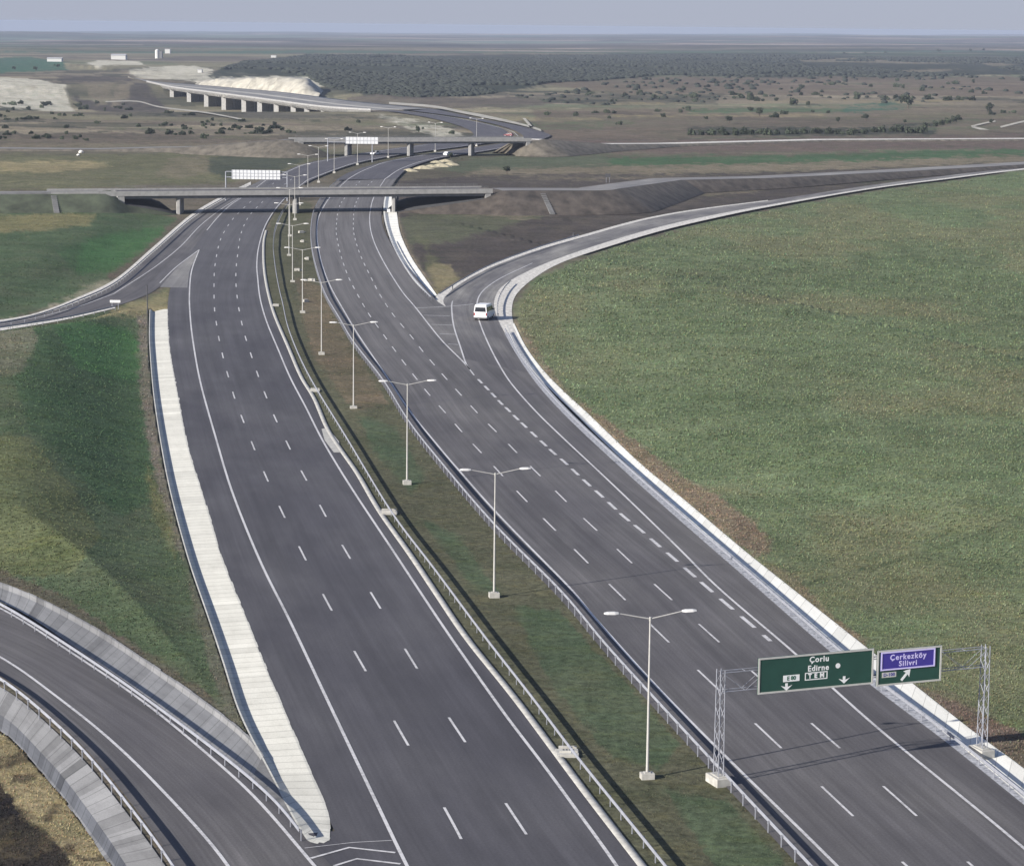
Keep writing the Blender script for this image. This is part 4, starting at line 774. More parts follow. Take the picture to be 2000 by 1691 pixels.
def flat(name, polys, m, parent, mat4, t=0.008):
    b = MB()
    for p in polys: b.prism(p, lambda u, v, k: (u, v, t*k))
    o_ = b.build(name, m, parent); o_.matrix_local = mat4; return o_
Rg = Matrix(((ge[0], 0, -gn[0], 0), (ge[1], 0, -gn[1], 0), (0, 1, 0, 0), (0, 0, 0, 1)))    # local x along gantry, y up, z to the viewer
def panel(bl, br, tl, tr):
    q = [on_plane(*a, -0.62) for a in (bl, br, tl, tr)]; c = sum(q)/4; w = (np.dot(q[1]-q[0], ge)+np.dot(q[3]-q[2], ge))/2; h = (q[2][2]-q[0][2]+q[3][2]-q[1][2])/2
    mt = Matrix.Translation(Vector(c-g0))@Rg; return w, h, mt
def T(x, y, z=0.0, rot=0.0): return Matrix.Translation((x, y, z))@Matrix.Rotation(rot, 4, 'Z')
def frame(w, h, t, parent, m, name='border'):
    return flat(name, [[(-w/2, -h/2), (w/2, -h/2), (w/2, -h/2+t), (-w/2, -h/2+t)], [(-w/2, h/2-t), (w/2, h/2-t), (w/2, h/2), (-w/2, h/2)], [(-w/2, -h/2+t+.001), (-w/2+t, -h/2+t+.001), (-w/2+t, h/2-t-.001), (-w/2, h/2-t-.001)], [(w/2-t, -h/2+t+.001), (w/2, -h/2+t+.001), (w/2, h/2-t-.001), (w/2-t, h/2-t-.001)]], m, parent, T(0, 0, 0.04), 0.03)
w1, h1, m1 = panel((1478, 1350), (1705.5, 1340), (1483, 1280), (1704.5, 1270.5))
p1 = plate('sign_panel', w1, h1, 0.08, M['sign_green'], gr, m1); p1['label'] = 'wide green board with two downward arrows'
frame(w1, h1, 0.11, p1, M['sign_frame'])
def fx(px_, w, x0, x1): return (px_-x0)/(x1-x0)*w-w/2
cx = 0.035*w1
text_mesh('Çorlu', 0.52, M['sign_white'], p1, 'lettering', T(cx-0.1, h1*0.33, 0.042), 1.15, 0.012); text_mesh('Edirne', 0.52, M['sign_white'], p1, 'lettering', T(cx-0.15, h1*0.085, 0.042), 1.12, 0.012)
flat('symbol', [[(0.17*math.cos(a*math.pi/6), 0.17*math.sin(a*math.pi/6)) for a in range(12)]], M['sign_white'], p1, T(cx+1.25, h1*0.10, 0.042))
def routebox(x, y, w, h, txt, solid):
    if solid:
        o_ = flat('route_box', [[(-w/2, -h/2), (w/2, -h/2), (w/2, h/2), (-w/2, h/2)]], M['sign_white'], p1, T(x, y, 0.042)); text_mesh(txt, h*0.85, M['sign_mid'], o_, 'lettering', T(0, 0, 0.012), 1.0, 0.01)
    else:
        o_ = flat('route_box', [[(-w/2, -h/2), (w/2, -h/2), (w/2, -h/2+.06), (-w/2, -h/2+.06)], [(-w/2, h/2-.06), (w/2, h/2-.06), (w/2, h/2), (-w/2, h/2)], [(-w/2, -h/2+.061), (-w/2+.06, -h/2+.061), (-w/2+.06, h/2-.061), (-w/2, h/2-.061)], [(w/2-.06, -h/2+.061), (w/2, -h/2+.061), (w/2, h/2-.061), (w/2-.06, h/2-.061)]], M['sign_white'], p1, T(x, y, 0.042)); text_mesh(txt, h*0.8, M['sign_white'], o_, 'lettering', T(0, 0, 0.012), 1.2, 0.02)
routebox(-w1*0.215, -h1*0.13, 1.15, 0.42, 'E 80', True); routebox(w1*0.0, -h1*0.125, 1.6, 0.5, 'T E M', False)
ar = [[(-0.36, 0.08), (0.36, 0.08), (0, -0.22)], [(-0.09, 0.08), (0.09, 0.08), (0.09, 0.26), (-0.09, 0.26)]]
ar2 = [[(-0.40, 0.12), (-0.09, 0.02), (0.09, 0.02), (0.40, 0.12), (0, -0.22)], [(-0.09, 0.021), (0.09, 0.021), (0.09, 0.26), (-0.09, 0.26)]]
flat('arrow', ar2, M['sign_white'], p1, T(-w1*0.255, -h1*0.37, 0.042)); flat('arrow', ar2, M['sign_white'], p1, T(w1*0.245, -h1*0.32, 0.042))
w2, h2, m2 = panel((1710.5, 1336.5), (1835.5, 1331.5), (1714, 1268), (1840, 1262))
p2 = plate('sign_panel', w2, h2, 0.08, M['sign_green'], gr, m2); p2['label'] = 'narrow green board with blue inset and slanting arrow'
frame(w2, h2, 0.11, p2, M['sign_frame'])
ib = plate('blue_inset', w2*0.84, h2*0.52, 0.03, M['sign_blue'], p2, T(-w2*0.025, h2*0.19, 0.055))
bw, bh = w2*0.84, h2*0.52
flat('border', [[(-bw/2, -bh/2), (bw/2, -bh/2), (bw/2, -bh/2+.09), (-bw/2, -bh/2+.09)], [(-bw/2, bh/2-.09), (bw/2, bh/2-.09), (bw/2, bh/2), (-bw/2, bh/2)], [(-bw/2, -bh/2+.091), (-bw/2+.09, -bh/2+.091), (-bw/2+.09, bh/2-.091), (-bw/2, bh/2-.091)], [(bw/2-.09, -bh/2+.091), (bw/2, -bh/2+.091), (bw/2, bh/2-.091), (bw/2-.09, bh/2-.091)]], M['sign_lilac'], p2, T(-w2*0.025, h2*0.19, 0.071), 0.02)
text_mesh('Çerkezköy', 0.50, M['sign_lilac'], p2, 'lettering', T(-w2*0.025, h2*0.275, 0.073), 1.22, 0.012); text_mesh('Silivri', 0.48, M['sign_lilac'], p2, 'lettering', T(-w2*0.025, h2*0.085, 0.073), 1.2, 0.012)
rb_ = flat('route_box', [[(-0.52, -0.17), (0.52, -0.17), (0.52, 0.17), (-0.52, 0.17)]], M['sign_frame'], p2, T(-w2*0.31, -h2*0.2, 0.042)); text_mesh('D-100', 0.3, M['sign_blue'], rb_, 'lettering', T(0, 0, 0.012), 1.1, 0.005)
a0 = math.radians(-45+3)
flat('arrow', [[(-0.085, -0.48), (0.085, -0.48), (0.085, 0.10), (-0.085, 0.10)], [(-0.30, 0.04), (-0.085, 0.101), (0.085, 0.101), (0.30, 0.04), (0, 0.5)]], M['sign_white'], p2, T(-w2*0.05, -h2*0.24, 0.042, a0))

# ------------------------------------------------------------------ boards seen from behind, above the left carriageway
M['board'] = simple('bare_aluminium_board', (0.66, 0.67, 0.68), 0.45, 0.06, 0.6, metal=0.15); M['rib'] = simple('dull_aluminium_rib', (0.40, 0.41, 0.43), 0.5, 0.1, 1)
def back_board(label, basepx, box, posts, ncol, nrow):
    y = P(*basepx)[1]; x0, y0, x1, y1 = box
    def at(px_, py_): d = ray(px_, py_); return CAM+d*(y/d[1])
    a, b_ = at(x0, y1), at(x1, y0); c = np.array([(a[0]+b_[0])/2, y, 0]); w = b_[0]-a[0]; h = b_[2]-a[2]; zc = (a[2]+b_[2])/2
    r = empty('overhead_sign', c, 0, label, 'road sign', 'sign boards seen from behind')
    m_ = MB(); m_.box((0, 0, zc), (w, 0.12, h)); bd = m_.build('sign_panel', M['board'], r)
    m_ = MB()
    for k in range(ncol+1): m_.box((-w/2+w*k/ncol, -0.10, zc), (0.10, 0.07, h))
    for k in range(1, nrow): m_.box((0, -0.15, zc-h/2+h*k/nrow), (w, 0.05, 0.09))
    m_.build('stiffener', M['rib'], bd)
    xs = [at(px_, basepx[1])[0]-c[0] for px_ in posts]
    for x in xs: m_ = MB(); m_.tube((x, 0.3, -0.2), (x, 0.3, zc+h*0.3), 0.2, 0.15, 10); m_.build('post', M['galv'], r)
    m_ = MB()
    for z in (zc-h*0.3, zc+h*0.3): m_.tube((xs[0], 0.3, z), (xs[1], 0.3, z), 0.12, n=8)
    m_.build('beam', M['galv'], r); return r
back_board('white sign board seen from behind, just above the deck of the near overpass', (500, 392), (453, 333, 547, 350), (441, 561), 13, 3)
back_board('white sign board seen from behind, in front of the far overpass', (700, 316), (675, 268.5, 738, 281), (640, 727), 9, 2)

# ------------------------------------------------------------------ white minibus on the exit ramp
M['van_white'] = simple('white_car_paint', (0.74, 0.74, 0.75), 0.3, 0.05, 1.5); M['glass'] = simple('dark_vehicle_glass', (0.02, 0.022, 0.026), 0.1, 0.1, 1); M['rubber'] = simple('black_rubber', (0.02, 0.02, 0.02), 0.8, 0.1, 4)
M['tail'] = simple('red_tail_lamp', (0.30, 0.02, 0.02), 0.3, 0.1, 3); M['trim'] = simple('dark_grey_trim', (0.05, 0.05, 0.055), 0.6, 0.1, 3); M['rim'] = simple('steel_rim', (0.35, 0.35, 0.36), 0.4, 0.1, 3, metal=0.5)
def vehicle(root, Lg, Wd, Ht, prof, mbody, win_z, tumble, side_win, rear_win):
    """prof: side outline (y from rear 0 to front Lg, z); body skinned across with sloping sides."""
    hw = Wd/2
    def half(z): return hw-(max(0, z-win_z)*tumble)-(0.05 if z < 0.45 else 0)
    b = MB(); b.prism(prof, lambda u, z, k: ((half(z) if k else -half(z)), u, z)); body = b.build('body', mbody, root, bevel=0.05)
    for sg in (-1, 1):
        for (ya, yb, yc, yd, z0, z1) in side_win:
            x0, x1 = sg*(half(z0)+0.012), sg*(half(z1)+0.012)
            m_ = MB(); v = [(x0, ya, z0), (x0, yb, z0), (x1, yc, z1), (x1, yd, z1)]; v2 = [(x-sg*0.03, y, z) for x, y, z in v]
            m_.add(v+v2, [(0, 1, 2, 3), (7, 6, 5, 4), (0, 1, 5, 4), (1, 2, 6, 5), (2, 3, 7, 6), (3, 0, 4, 7)]); m_.build('side_window', M['glass'], root)
    for nm, (y0, z0, y1, z1, w0, w1, sgn) in rear_win:
        m_ = MB(); v = [(-w0/2, y0, z0), (w0/2, y0, z0), (w1/2, y1, z1), (-w1/2, y1, z1)]; v2 = [(x, y-sgn*0.03, z) for x, y, z in v]
        m_.add(v+v2, [(0, 1, 2, 3), (7, 6, 5, 4), (0, 1, 5, 4), (1, 2, 6, 5), (2, 3, 7, 6), (3, 0, 4, 7)]); m_.build(nm, M['glass'], root)
    r = 0.34
    for y in (0.95*Lg/5.4, Lg-0.95*Lg/5.4):
        for sg in (-1, 1):
            m_ = MB(); m_.tube((sg*(hw-0.22), y, r), (sg*(hw+0.015), y, r), r, n=18); wh = m_.build('wheel', M['rubber'], root)
            m_ = MB(); m_.tube((sg*(hw-0.02), y, r), (sg*(hw+0.03), y, r), r*0.6, n=14); m_.build('rim', M['rim'], wh)
    return body
vd = P(933, 627); va = math.radians(-13)
van = empty('van', (vd[0]+0.4, vd[1]+0.4, 0.008), va, 'white minibus driving up the exit ramp on the right, beside pale gravel', 'van')
Lg, Wd, Ht = 5.6, 2.15, 2.55
vprof = [(0.0, 0.45), (0.08, 0.32), (5.3, 0.32), (5.6, 0.45), (5.6, 0.95), (5.35, 1.18), (4.75, 1.35), (3.95, 2.32), (3.6, 2.50), (0.35, 2.55), (0.10, 2.45), (0.0, 1.4)]
vehicle(van, Lg, Wd, Ht, vprof, M['van_white'], 1.35, 0.12, [(0.15, 1.6, 1.6, 0.22, 1.42, 2.15), (1.7, 3.0, 3.0, 1.7, 1.42, 2.15), (3.1, 4.55, 3.95, 3.1, 1.42, 2.15)], [('rear_window', (-0.012, 1.42, 0.07, 2.15, 1.85, 1.68, -1)), ('windscreen', (4.74, 1.40, 3.97, 2.28, 1.9, 1.6, 1))])
for sg in (-1, 1):
    m_ = MB(); m_.box((sg*0.98, -0.015, 1.05), (0.16, 0.05, 0.42)); m_.build('tail_light', M['tail'], van)
    m_ = MB(); m_.box((sg*1.22, 4.35, 1.5), (0.2, 0.1, 0.28)); m_.build('wing_mirror', M['trim'], van)
    m_ = MB(); m_.box((sg*0.78, 5.59, 0.85), (0.4, 0.06, 0.2)); m_.build('headlight', M['board'], van)
m_ = MB(); m_.box((0, -0.05, 0.42), (2.1, 0.14, 0.22)); m_.build('bumper', M['trim'], van, bevel=0.03)
m_ = MB(); m_.box((0, -0.012, 0.8), (0.5, 0.03, 0.12)); m_.build('number_plate', M['sign_white'], van)
def small_car(px_, py_, rz, paint, label):
    q = P(px_, py_); r = empty('car', (q[0], q[1], 0.02), rz, label, 'car')
    prof = [(0, 0.4), (0.08, 0.25), (4.05, 0.25), (4.2, 0.4), (4.15, 0.72), (3.1, 0.92), (2.45, 1.42), (0.85, 1.45), (0.18, 0.98), (0, 0.85)]
    vehicle(r, 4.2, 1.72, 1.45, prof, paint, 0.92, 0.25, [(0.5, 1.55, 1.55, 0.9, 0.97, 1.35), (1.63, 2.95, 2.45, 1.63, 0.97, 1.35)], [('rear_window', (0.20, 1.0, 0.78, 1.38, 1.45, 1.2, -1)), ('windscreen', (3.05, 0.97, 2.5, 1.38, 1.45, 1.2, 1))])
    return r
M['car_red'] = simple('dull_red_paint', (0.20, 0.05, 0.055), 0.35, 0.05, 2)
small_car(1002, 267, math.radians(60), M['car_red'], 'dark red car on the far motorway just beyond the far overpass')
small_car(739, 302.5, math.radians(150), M['van_white'], 'small white car on the left carriageway under the far overpass')
small_car(869, 305, math.radians(-35), M['van_white'], 'small white car on the right carriageway under the far overpass')

# ------------------------------------------------------------------ small roadside things
def inlet(px_, py_, pw, label):
    q = P(px_, py_); d = P(px_+pw, py_)-q; w = np.linalg.norm(d); r = empty('drain_inlet', q, math.atan2(d[1], d[0]), label, 'drain inlet', 'concrete inlets between kerb and median guardrail')
    b = MB(); b.box((w/2, 0, 0.0), (w, 1.5, 0.16)); b.build('slab', M['kerb'], r, bevel=0.02)
    for y in (-0.95, -0.15, 0.95): b = MB(); b.box((w*0.55, y, 0.09), (w*0.8, 0.14, 0.24)); b.build('kerb_lip', M['kerb'], r)
    b = MB()
    for k in range(4): b.box((w*0.35+k*0.14*w, 0.35, 0.083), (0.07*w, 0.55, 0.02))
    b.build('grate', M['trim'], r)
M['white_c'] = simple('pale_precast_concrete', (0.38, 0.365, 0.33), 0.9, 0.25, 2)
inlet(1086, 1470, 44, 'nearest concrete inlet with grate beside the median guardrail'); inlet(740, 1001, 36, 'concrete inlet beside the median guardrail, second from the bottom'); inlet(603, 763, 22, 'concrete inlet beside the median guardrail, third from the bottom')
inlet(531, 597, 14, 'concrete inlet beside the median guardrail, farthest of the row')
q = np.array([P(*a) for a in [(628, 838), (640, 836), (662, 862), (664, 884), (652, 884), (634, 860)]]); b = MB(); b.add([(a, b_, 0.03) for a, b_, _ in q], [tuple(range(6))]); b.build('concrete_patch', M['kerb'], None, 'structure')
def post(px_, py_, ytop, r, m, label, name='marker_post'):
    q = GP(px_, py_); h = height_at(q, ytop); b = MB(); b.tube((0, 0, -0.3), (0, 0, h), r, r*0.8, 8); b.box((0, 0, h), (r*2.4, r*2.4, 0.08)); o_ = b.build(name, m); o_.location = (q[0], q[1], 0); return tag(o_, label, 'post')
post(288, 612, 557, 0.10, M['trim'], 'thin dark pole at the top of the left white drain'); post(1120, 463, 455, 0.22, M['trim'], 'short black post on the verge of the exit ramp')
post(884, 566, 558, 0.1, M['trim'], 'small dark post at the tip of the exit ramp verge')
def small_sign(px_, py_, w, h, zc, label, m, legs=2):
    q = GP(px_, py_); r = empty('roadside_sign', q, 0, label, 'road sign'); b = MB(); b.box((0, 0, zc), (w, 0.06, h)); b.build('sign_panel', m, r)
    for k in range(legs): b = MB(); b.tube(((k-0.5*(legs-1))*w*0.6, 0.06, -0.3), ((k-0.5*(legs-1))*w*0.6, 0.06, zc+h*0.3), 0.05, n=6); b.build('leg', M['galv'], r)
small_sign(225, 604, 1.7, 0.4, 1.3, 'white board on two legs beside the upper left slip road', M['sign_white']); small_sign(1187, 357, 1.6, 1.1, 2.2, 'small dark square sign on legs beyond the exit ramp', M['trim'])
small_sign(759, 427, 0.8, 0.8, 2.0, 'small pale sign by the drain under the near overpass', M['board'], 1)
# concrete steps down the embankment of the near overpass
def chute2(s_, h_, label):
    a, c = along(near, s_, -0.9), along(near, s_, -1.4-1.9*h_); r = empty('drainage_chute', (c[0], c[1], 0), 0, label, 'chute', 'concrete chutes on the overpass embankments'); b = MB(); n = 12
    rz = math.atan2((a-c)[1], (a-c)[0])-math.pi/2; L_ = np.linalg.norm((a-c)[:2])/n
    for k in range(n):
        q = (a-c)*((k+0.5)/n); b.box((q[0], q[1], h_*(k+0.5)/n-0.1), (1.3, L_*1.0, 0.5), rz)
    b.build('channel', M['conc_d'], r)
chute2(near[6](104, 4), 5.0, 'pale chute down the left embankment of the near overpass'); chute2(s_b+14, 4.6, 'pale chute down the right embankment of the near overpass')

# ------------------------------------------------------------------ far buildings and blocks
M['wall_w'] = simple('white_rendered_wall', (0.52, 0.52, 0.50), 0.8, 0.06, 0.1); M['wall_d'] = simple('grey_concrete_wall', (0.14, 0.14, 0.14), 0.9, 0.1, 0.1); M['roof_g'] = simple('grey_sheet_roof', (0.38, 0.38, 0.39), 0.7, 0.1, 0.1)
def building(px_, py_, wpx, hpx, depth, label, name='warehouse', roof='gable', cat='building'):
    q = GP(px_, py_); sc_ = q[1]/FP; w, h = wpx*sc_, hpx*sc_; r = empty(name, q, 0, label, cat)
    b = MB(); b.box((0, depth/2, h/2-2), (w, depth, h+4)); wl2 = b.build('wall', M['wall_w'], r)
    b = MB()
    if roof == 'gable': b.prism([(-0.4, h+0.02), (depth+0.4, h+0.02), (depth/2, h*1.35)], lambda u, z, k: ((-w/2-0.4 if k == 0 else w/2+0.4), u, z))
    else: b.box((0, depth/2, h+0.2), (w+0.5, depth+0.5, 0.4))
    b.build('roof', M['roof_g'], r)
building(231, 117, 28, 8, 14, 'long white shed beside pale earthworks near the left horizon'); building(106, 121, 28, 6, 10, 'low pale farm building by the green field on the left', 'farmhouse')
building(327, 105, 10, 8, 10, 'small white building just right of the silo near the horizon', 'farmhouse', 'flat'); building(534, 113, 10, 4, 8, 'tiny white building at the edge of the dark wood', 'farmhouse', 'flat')
building(390, 142, 8, 5, 7, 'tiny white hut on pale earthworks behind the viaduct', 'farmhouse', 'flat')
q = GP(307, 114); sc_ = q[1]/FP; r = empty('silo', q, 0, 'white silo with a grey tower near the left horizon', 'silo')
b = MB(); b.tube((0, 0, -3), (0, 0, 15*sc_), 4*sc_, n=20); b.tube((0, 0, 15*sc_), (0, 0, 17*sc_), 4*sc_, 1*sc_, n=20); b.build('silo_tank', M['wall_w'], r)
b = MB(); b.box((7.2*sc_, 2, 6*sc_), (5.5*sc_, 9, 14*sc_)); b.build('silo_tower', M['wall_d'], r)
M['rock'] = simple('white_limestone', (0.62, 0.60, 0.56), 0.95, 0.2, 1)
def boulder(px_, py_, rr, label):
    import bmesh
    q = GP(px_, py_); bm = bmesh.new(); bmesh.ops.create_icosphere(bm, subdivisions=2, radius=rr)
    for v in bm.verts: v.co *= 1+random.uniform(-0.22, 0.22); v.co.z *= 0.75
    me = bpy.data.meshes.new('boulder'); bm.to_mesh(me); bm.free(); o_ = link('boulder', me, M['rock']); o_.location = (q[0], q[1], q[2]+rr*0.35); tag(o_, label, 'boulder', 'white blocks on the brown field')
boulder(158, 299, 0.9, 'larger white block on the brown field left of the far overpass'); boulder(153, 304, 0.6, 'small white block in front of the larger white block'); boulder(290, 294.5, 0.6, 'lone white block between the field and the far overpass')
# pale earth bank behind the viaduct
bk = np.array([P(x, y) for x, y in [(380, 164), (430, 168), (490, 172.5), (550, 177), (590, 179.5), (622, 181)]]); bk = resamp(bk, 40); nb = len(bk)
hb = np.interp(np.linspace(0, 1, nb), [0, 0.2, 0.8, 0.93, 1], [1.5, 4.5, 8.5, 8.0, -2])
M['bank'] = simple('cream_quarried_earth', (0.33, 0.31, 0.26), 0.95, 0.45, 0.12, bumpd=0.8)
rws = [bk+np.stack([rng.normal(0, j_, nb), np.full(nb, dy)+rng.normal(0, j_*2, nb), hb*f_+z0+rng.normal(0, 0.25+j_*0.1, nb)], 1) for dy, f_, z0, j_ in ((-8, 0, -3.5, 0), (-2, 0.12, 0, .8), (8, 0.62, 0, 1.0), (16, 0.97, 0, 1.0), (24, 1.0, 0, .6), (60, 0.95, 0, 1), (85, 0, -4, 0))]
V, Q, _u = strip_between(rws); link('earth_bank', npmesh('earth_bank', V, Q), M['bank'], None, 'structure')
# grit heaps right of the far carriageway
M['heap'] = simple('heaped_sand', (0.36, 0.32, 0.22), 0.95, 0.25, 0.6)
def heap(px_, py_, rr, hh, label):
    q = GP(px_, py_); n = 14; v = [(0, 0, hh)]; f = []
    for k, (fr, fz) in enumerate(((0.35, 0.75), (0.7, 0.35), (1.0, -0.1))):
        for i in range(n): a = 2*math.pi*i/n; w_ = 1+0.25*(random.random()-0.5); v.append((rr*1.5*fr*math.cos(a)*w_, rr*fr*math.sin(a)*w_, hh*fz))
    for i in range(n): f.append((0, 1+i, 1+(i+1) % n)); f += [(1+i+n*k, 1+n+i+n*k, 1+n+(i+1) % n+n*k, 1+(i+1) % n+n*k) for k in range(2)]
    b = MB(); b.add(v, f); o_ = b.build('sand_heap', M['heap']); o_.location = q; tag(o_, label, 'sand heap', 'sand heaps beside the far carriageway')
for (a, b_, c) in ((800, 335, 2.2), (826, 330, 2.6), (842, 327, 2.2), (862, 326, 2.8), (880, 323, 2.4), (852, 318, 1.8), (870, 316, 2.0)): heap(a, b_, c, c*0.45, 'pale sand heap beside the carriageway between the two overpasses')

# ------------------------------------------------------------------ trees and bushes
def leafmat(name, col):
    m_, n, l, b = newmat(name); oi = n.new('ShaderNodeObjectInfo'); t = n.new('ShaderNodeTexCoord').outputs['Object']; f = noise(n, l, t, 0.9, 3)
    c = mixc(n, l, tuple(col), gray(n, l, ramp(n, l, f, 0.3, 0.7, 0.7, 1.35)), 1.0, 'MULTIPLY'); c = mixc(n, l, c, gray(n, l, ramp(n, l, oi.outputs['Random'], 0, 1, 0.75, 1.25)), 1.0, 'MULTIPLY')
    l.new(c, b.inputs['Base Color']); b.inputs['Roughness'].default_value = 0.9; return m_
M['leaf'] = leafmat('dark_scrub_foliage', (0.035, 0.045, 0.026)); M['bark'] = simple('grey_brown_bark', (0.09, 0.07, 0.055), 0.95, 0.3, 2)
def crown_mesh(seed, h0, h1, rad, nl, ls):
    r_ = np.random.default_rng(seed); nb_ = 9; cs = np.stack([r_.normal(0, rad*0.42, nb_), r_.normal(0, rad*0.42, nb_), r_.uniform(h0+0.25*(h1-h0), h1-0.22*(h1-h0), nb_)], 1); rr = r_.uniform(0.38, 0.62, nb_)*rad
    V, Q = [], []
    for k in range(nl):
        i = r_.integers(nb_); d = r_.normal(size=3); d /= np.linalg.norm(d); p = cs[i]+d*rr[i]*r_.uniform(0.55, 1.0)*np.array([1, 1, 0.85]); a = r_.normal(size=3); a /= np.linalg.norm(a); b = np.cross(a, d+0.3*r_.normal(size=3)); b /= np.linalg.norm(b)+1e-6; s_ = ls*r_.uniform(0.6, 1.4); n = len(V)
        V += [p-a*s_-b*s_*0.6, p+a*s_-b*s_*0.6, p+a*s_+b*s_*0.6, p-a*s_+b*s_*0.6]; Q.append((n, n+1, n+2, n+3))
    return npmesh('crown', V, Q)
CR = [crown_mesh(s_, 1.4, 6.0, 2.6, 520, 0.34) for s_ in (1, 2, 3)]; BU = [crown_mesh(s_, -0.3, 2.4, 2.2, 380, 0.30) for s_ in (5, 6, 7)]
def trunk_mesh(seed):
    r_ = random.Random(seed); b = MB(); b.tube((0, 0, -0.4), (0.1, 0, 2.4), 0.26, 0.18, 8)
    for k in range(5): a = 2*math.pi*k/5+r_.random(); b.tube((0.1, 0, 1.7+0.15*k), (1.2*math.cos(a), 1.2*math.sin(a), 3.4+r_.random()), 0.11, 0.04, 6)
    me = bpy.data.meshes.new('trunk'); me.from_pydata(b.v, [], b.f); me.materials.append(M['bark']); return me
TR = [trunk_mesh(s_) for s_ in (1, 2, 3)]
for me in CR+BU: me.materials.append(M['leaf'])
def tree(px_, py_, wpx, hpx, label, group=None):
    q = GP(px_, py_); sc_ = q[1]/FP; k = random.randrange(3); r = empty('tree', q, random.uniform(0, 6), label, 'tree', group); r.scale = (wpx*sc_/6.2,)*2+(hpx*sc_/6.2,)
    for nm, me in (('crown', CR[k]), ('trunk', TR[k])): c = bpy.data.objects.new(nm, me); C.objects.link(c); c.parent = r
def bush(px_, py_, wpx, hpx, label, group='scattered bushes on the plain'):
    q = GP(px_, py_); sc_ = q[1]/FP; k = random.randrange(3); o_ = bpy.data.objects.new('bush', BU[k]); C.objects.link(o_); o_.location = q; o_.rotation_euler = (0, 0, random.uniform(0, 6)); o_.scale = (wpx*sc_/5.2, min(wpx, hpx*1.6)*sc_/5.2, hpx*sc_/2.5); tag(o_, label, 'bush', group)
tree(1773, 212, 28, 27, 'large round dark tree at the right end of the teal field'); tree(1931, 220, 19, 19, 'dark tree alone near the right edge of the plain'); tree(1483, 228, 20, 18, 'spreading tree left of a bushy row on the plain, its trunk showing')
tree(990, 340, 20, 16, 'dark bushy tree beside the near overpass road on the right'); tree(818, 262, 12, 16, 'dark shrubby tree on pale earth left of the far overpass sign'); tree(28, 138, 8, 8, 'leftmost small tree below the teal field'); tree(70, 140, 9, 10, 'middle small tree below the teal field'); tree(112, 133, 9, 8, 'rightmost small tree below the teal field')
tree(1690, 236, 20, 13, 'low spreading tree between the teal field and the dark hedge'); tree(1636, 242, 13, 13, 'small tree just above the middle of the dark hedge'); tree(1424, 241, 22, 14, 'rounded tree above the left end of the dark hedge'); tree(1833, 104, 7, 8, 'small tree on the skyline field at the far right')
tree(880, 310, 12, 12, 'dark shrub on the sand heaps between the two overpasses'); tree(1767, 243, 9, 10, 'thin small tree below the large round tree')
for i_, (a, b_) in enumerate(((1826, 247), (1838, 245), (1850, 242), (1862, 238), (1872, 235))): bush(a, b_, 17, 11, 'dark bush in the slanting thicket right of the dark hedge', 'bushes of the slanting thicket')
for a in range(1350, 1826, 17): bush(a+random.uniform(-4, 4), 264-(a-1350)*0.004+random.uniform(-2, 1)-(3 if a > 1700 else 0), random.uniform(18, 26), random.uniform(9, 15), 'bush in the long dark hedge crossing the plain on the right', 'bushes of the long dark hedge')
sc1 = [(1512, 230, 22, 10), (1532, 223, 22, 7), (1587, 220, 9, 5), (1617, 221, 10, 5), (1350, 191, 26, 10), (1335, 176, 22, 7), (1465, 196, 24, 14), (1448, 193, 18, 10), (1482, 198, 18, 9), (1548, 205, 30, 13), (1565, 186, 26, 6), (1592, 186, 24, 6), (1673, 193, 30, 13), (1730, 195, 24, 9), (1752, 193, 22, 8), (1812, 195, 20, 11), (1850, 197, 26, 9), (1875, 197, 26, 9), (1900, 197, 24, 9), (1960, 221, 16, 6), (1978, 221, 16, 6),
       (1185, 221, 26, 7), (1190, 232, 10, 6), (1209, 244, 12, 8), (1295, 229, 14, 8), (1250, 183, 26, 8), (1280, 193, 16, 9), (1220, 190, 26, 9), (1150, 181, 20, 6), (1400, 164, 16, 6), (1620, 166, 20, 6), (1700, 170, 18, 6), (1460, 166, 14, 6), (1895, 100, 12, 4), (1920, 99, 9, 4), (1690, 106, 10, 4), (1730, 105, 10, 4), (1650, 106, 8, 4)]
for a, b_, w_, h_ in sc1: bush(a, b_, w_, h_, 'small dark bush scattered over the brown plain on the right')
for a, b_, w_, h_ in [(292, 262, 28, 11), (329, 263, 26, 10), (352, 264, 22, 8), (399, 271, 22, 10), (507, 259, 22, 12), (525, 259, 20, 8), (567, 260, 18, 7), (255, 228, 18, 6), (242, 232, 22, 7), (190, 242, 22, 6), (60, 262, 16, 6), (130, 262, 16, 6), (700, 240, 14, 6), (680, 255, 20, 7), (882, 262, 14, 8), (650, 216, 18, 6), (330, 222, 26, 6), (370, 226, 24, 6), (20, 205, 30, 7), (90, 205, 30, 7), (150, 208, 24, 6), (270, 248, 20, 7), (430, 262, 20, 8)]:
    bush(a, b_, w_, h_, 'small dark bush in the scrubland left of the far overpass')
for n_, x0, x1, y0, y1, lb_ in ((85, -20, 690, 195, 276, 'small dark bush in the scrubland left of the far overpass'), (45, 1060, 2020, 152, 262, 'small dark bush scattered over the brown plain on the right')):
    c_ = 0
    while c_ < n_:
        a, b_ = random.uniform(x0, x1), random.uniform(y0, y1); q = P(a, b_)
        if float(fbm(np.array([q[0]/60]), np.array([q[1]/90]), 3, 201)[0]) < 0.53 or (x0 < 0 and 300 < a < 720 and b_ < 236) or (x0 < 0 and a > 560): continue
        w_ = random.uniform(8, 26); bush(a, b_, w_, random.uniform(4, 8), lb_); c_ += 1
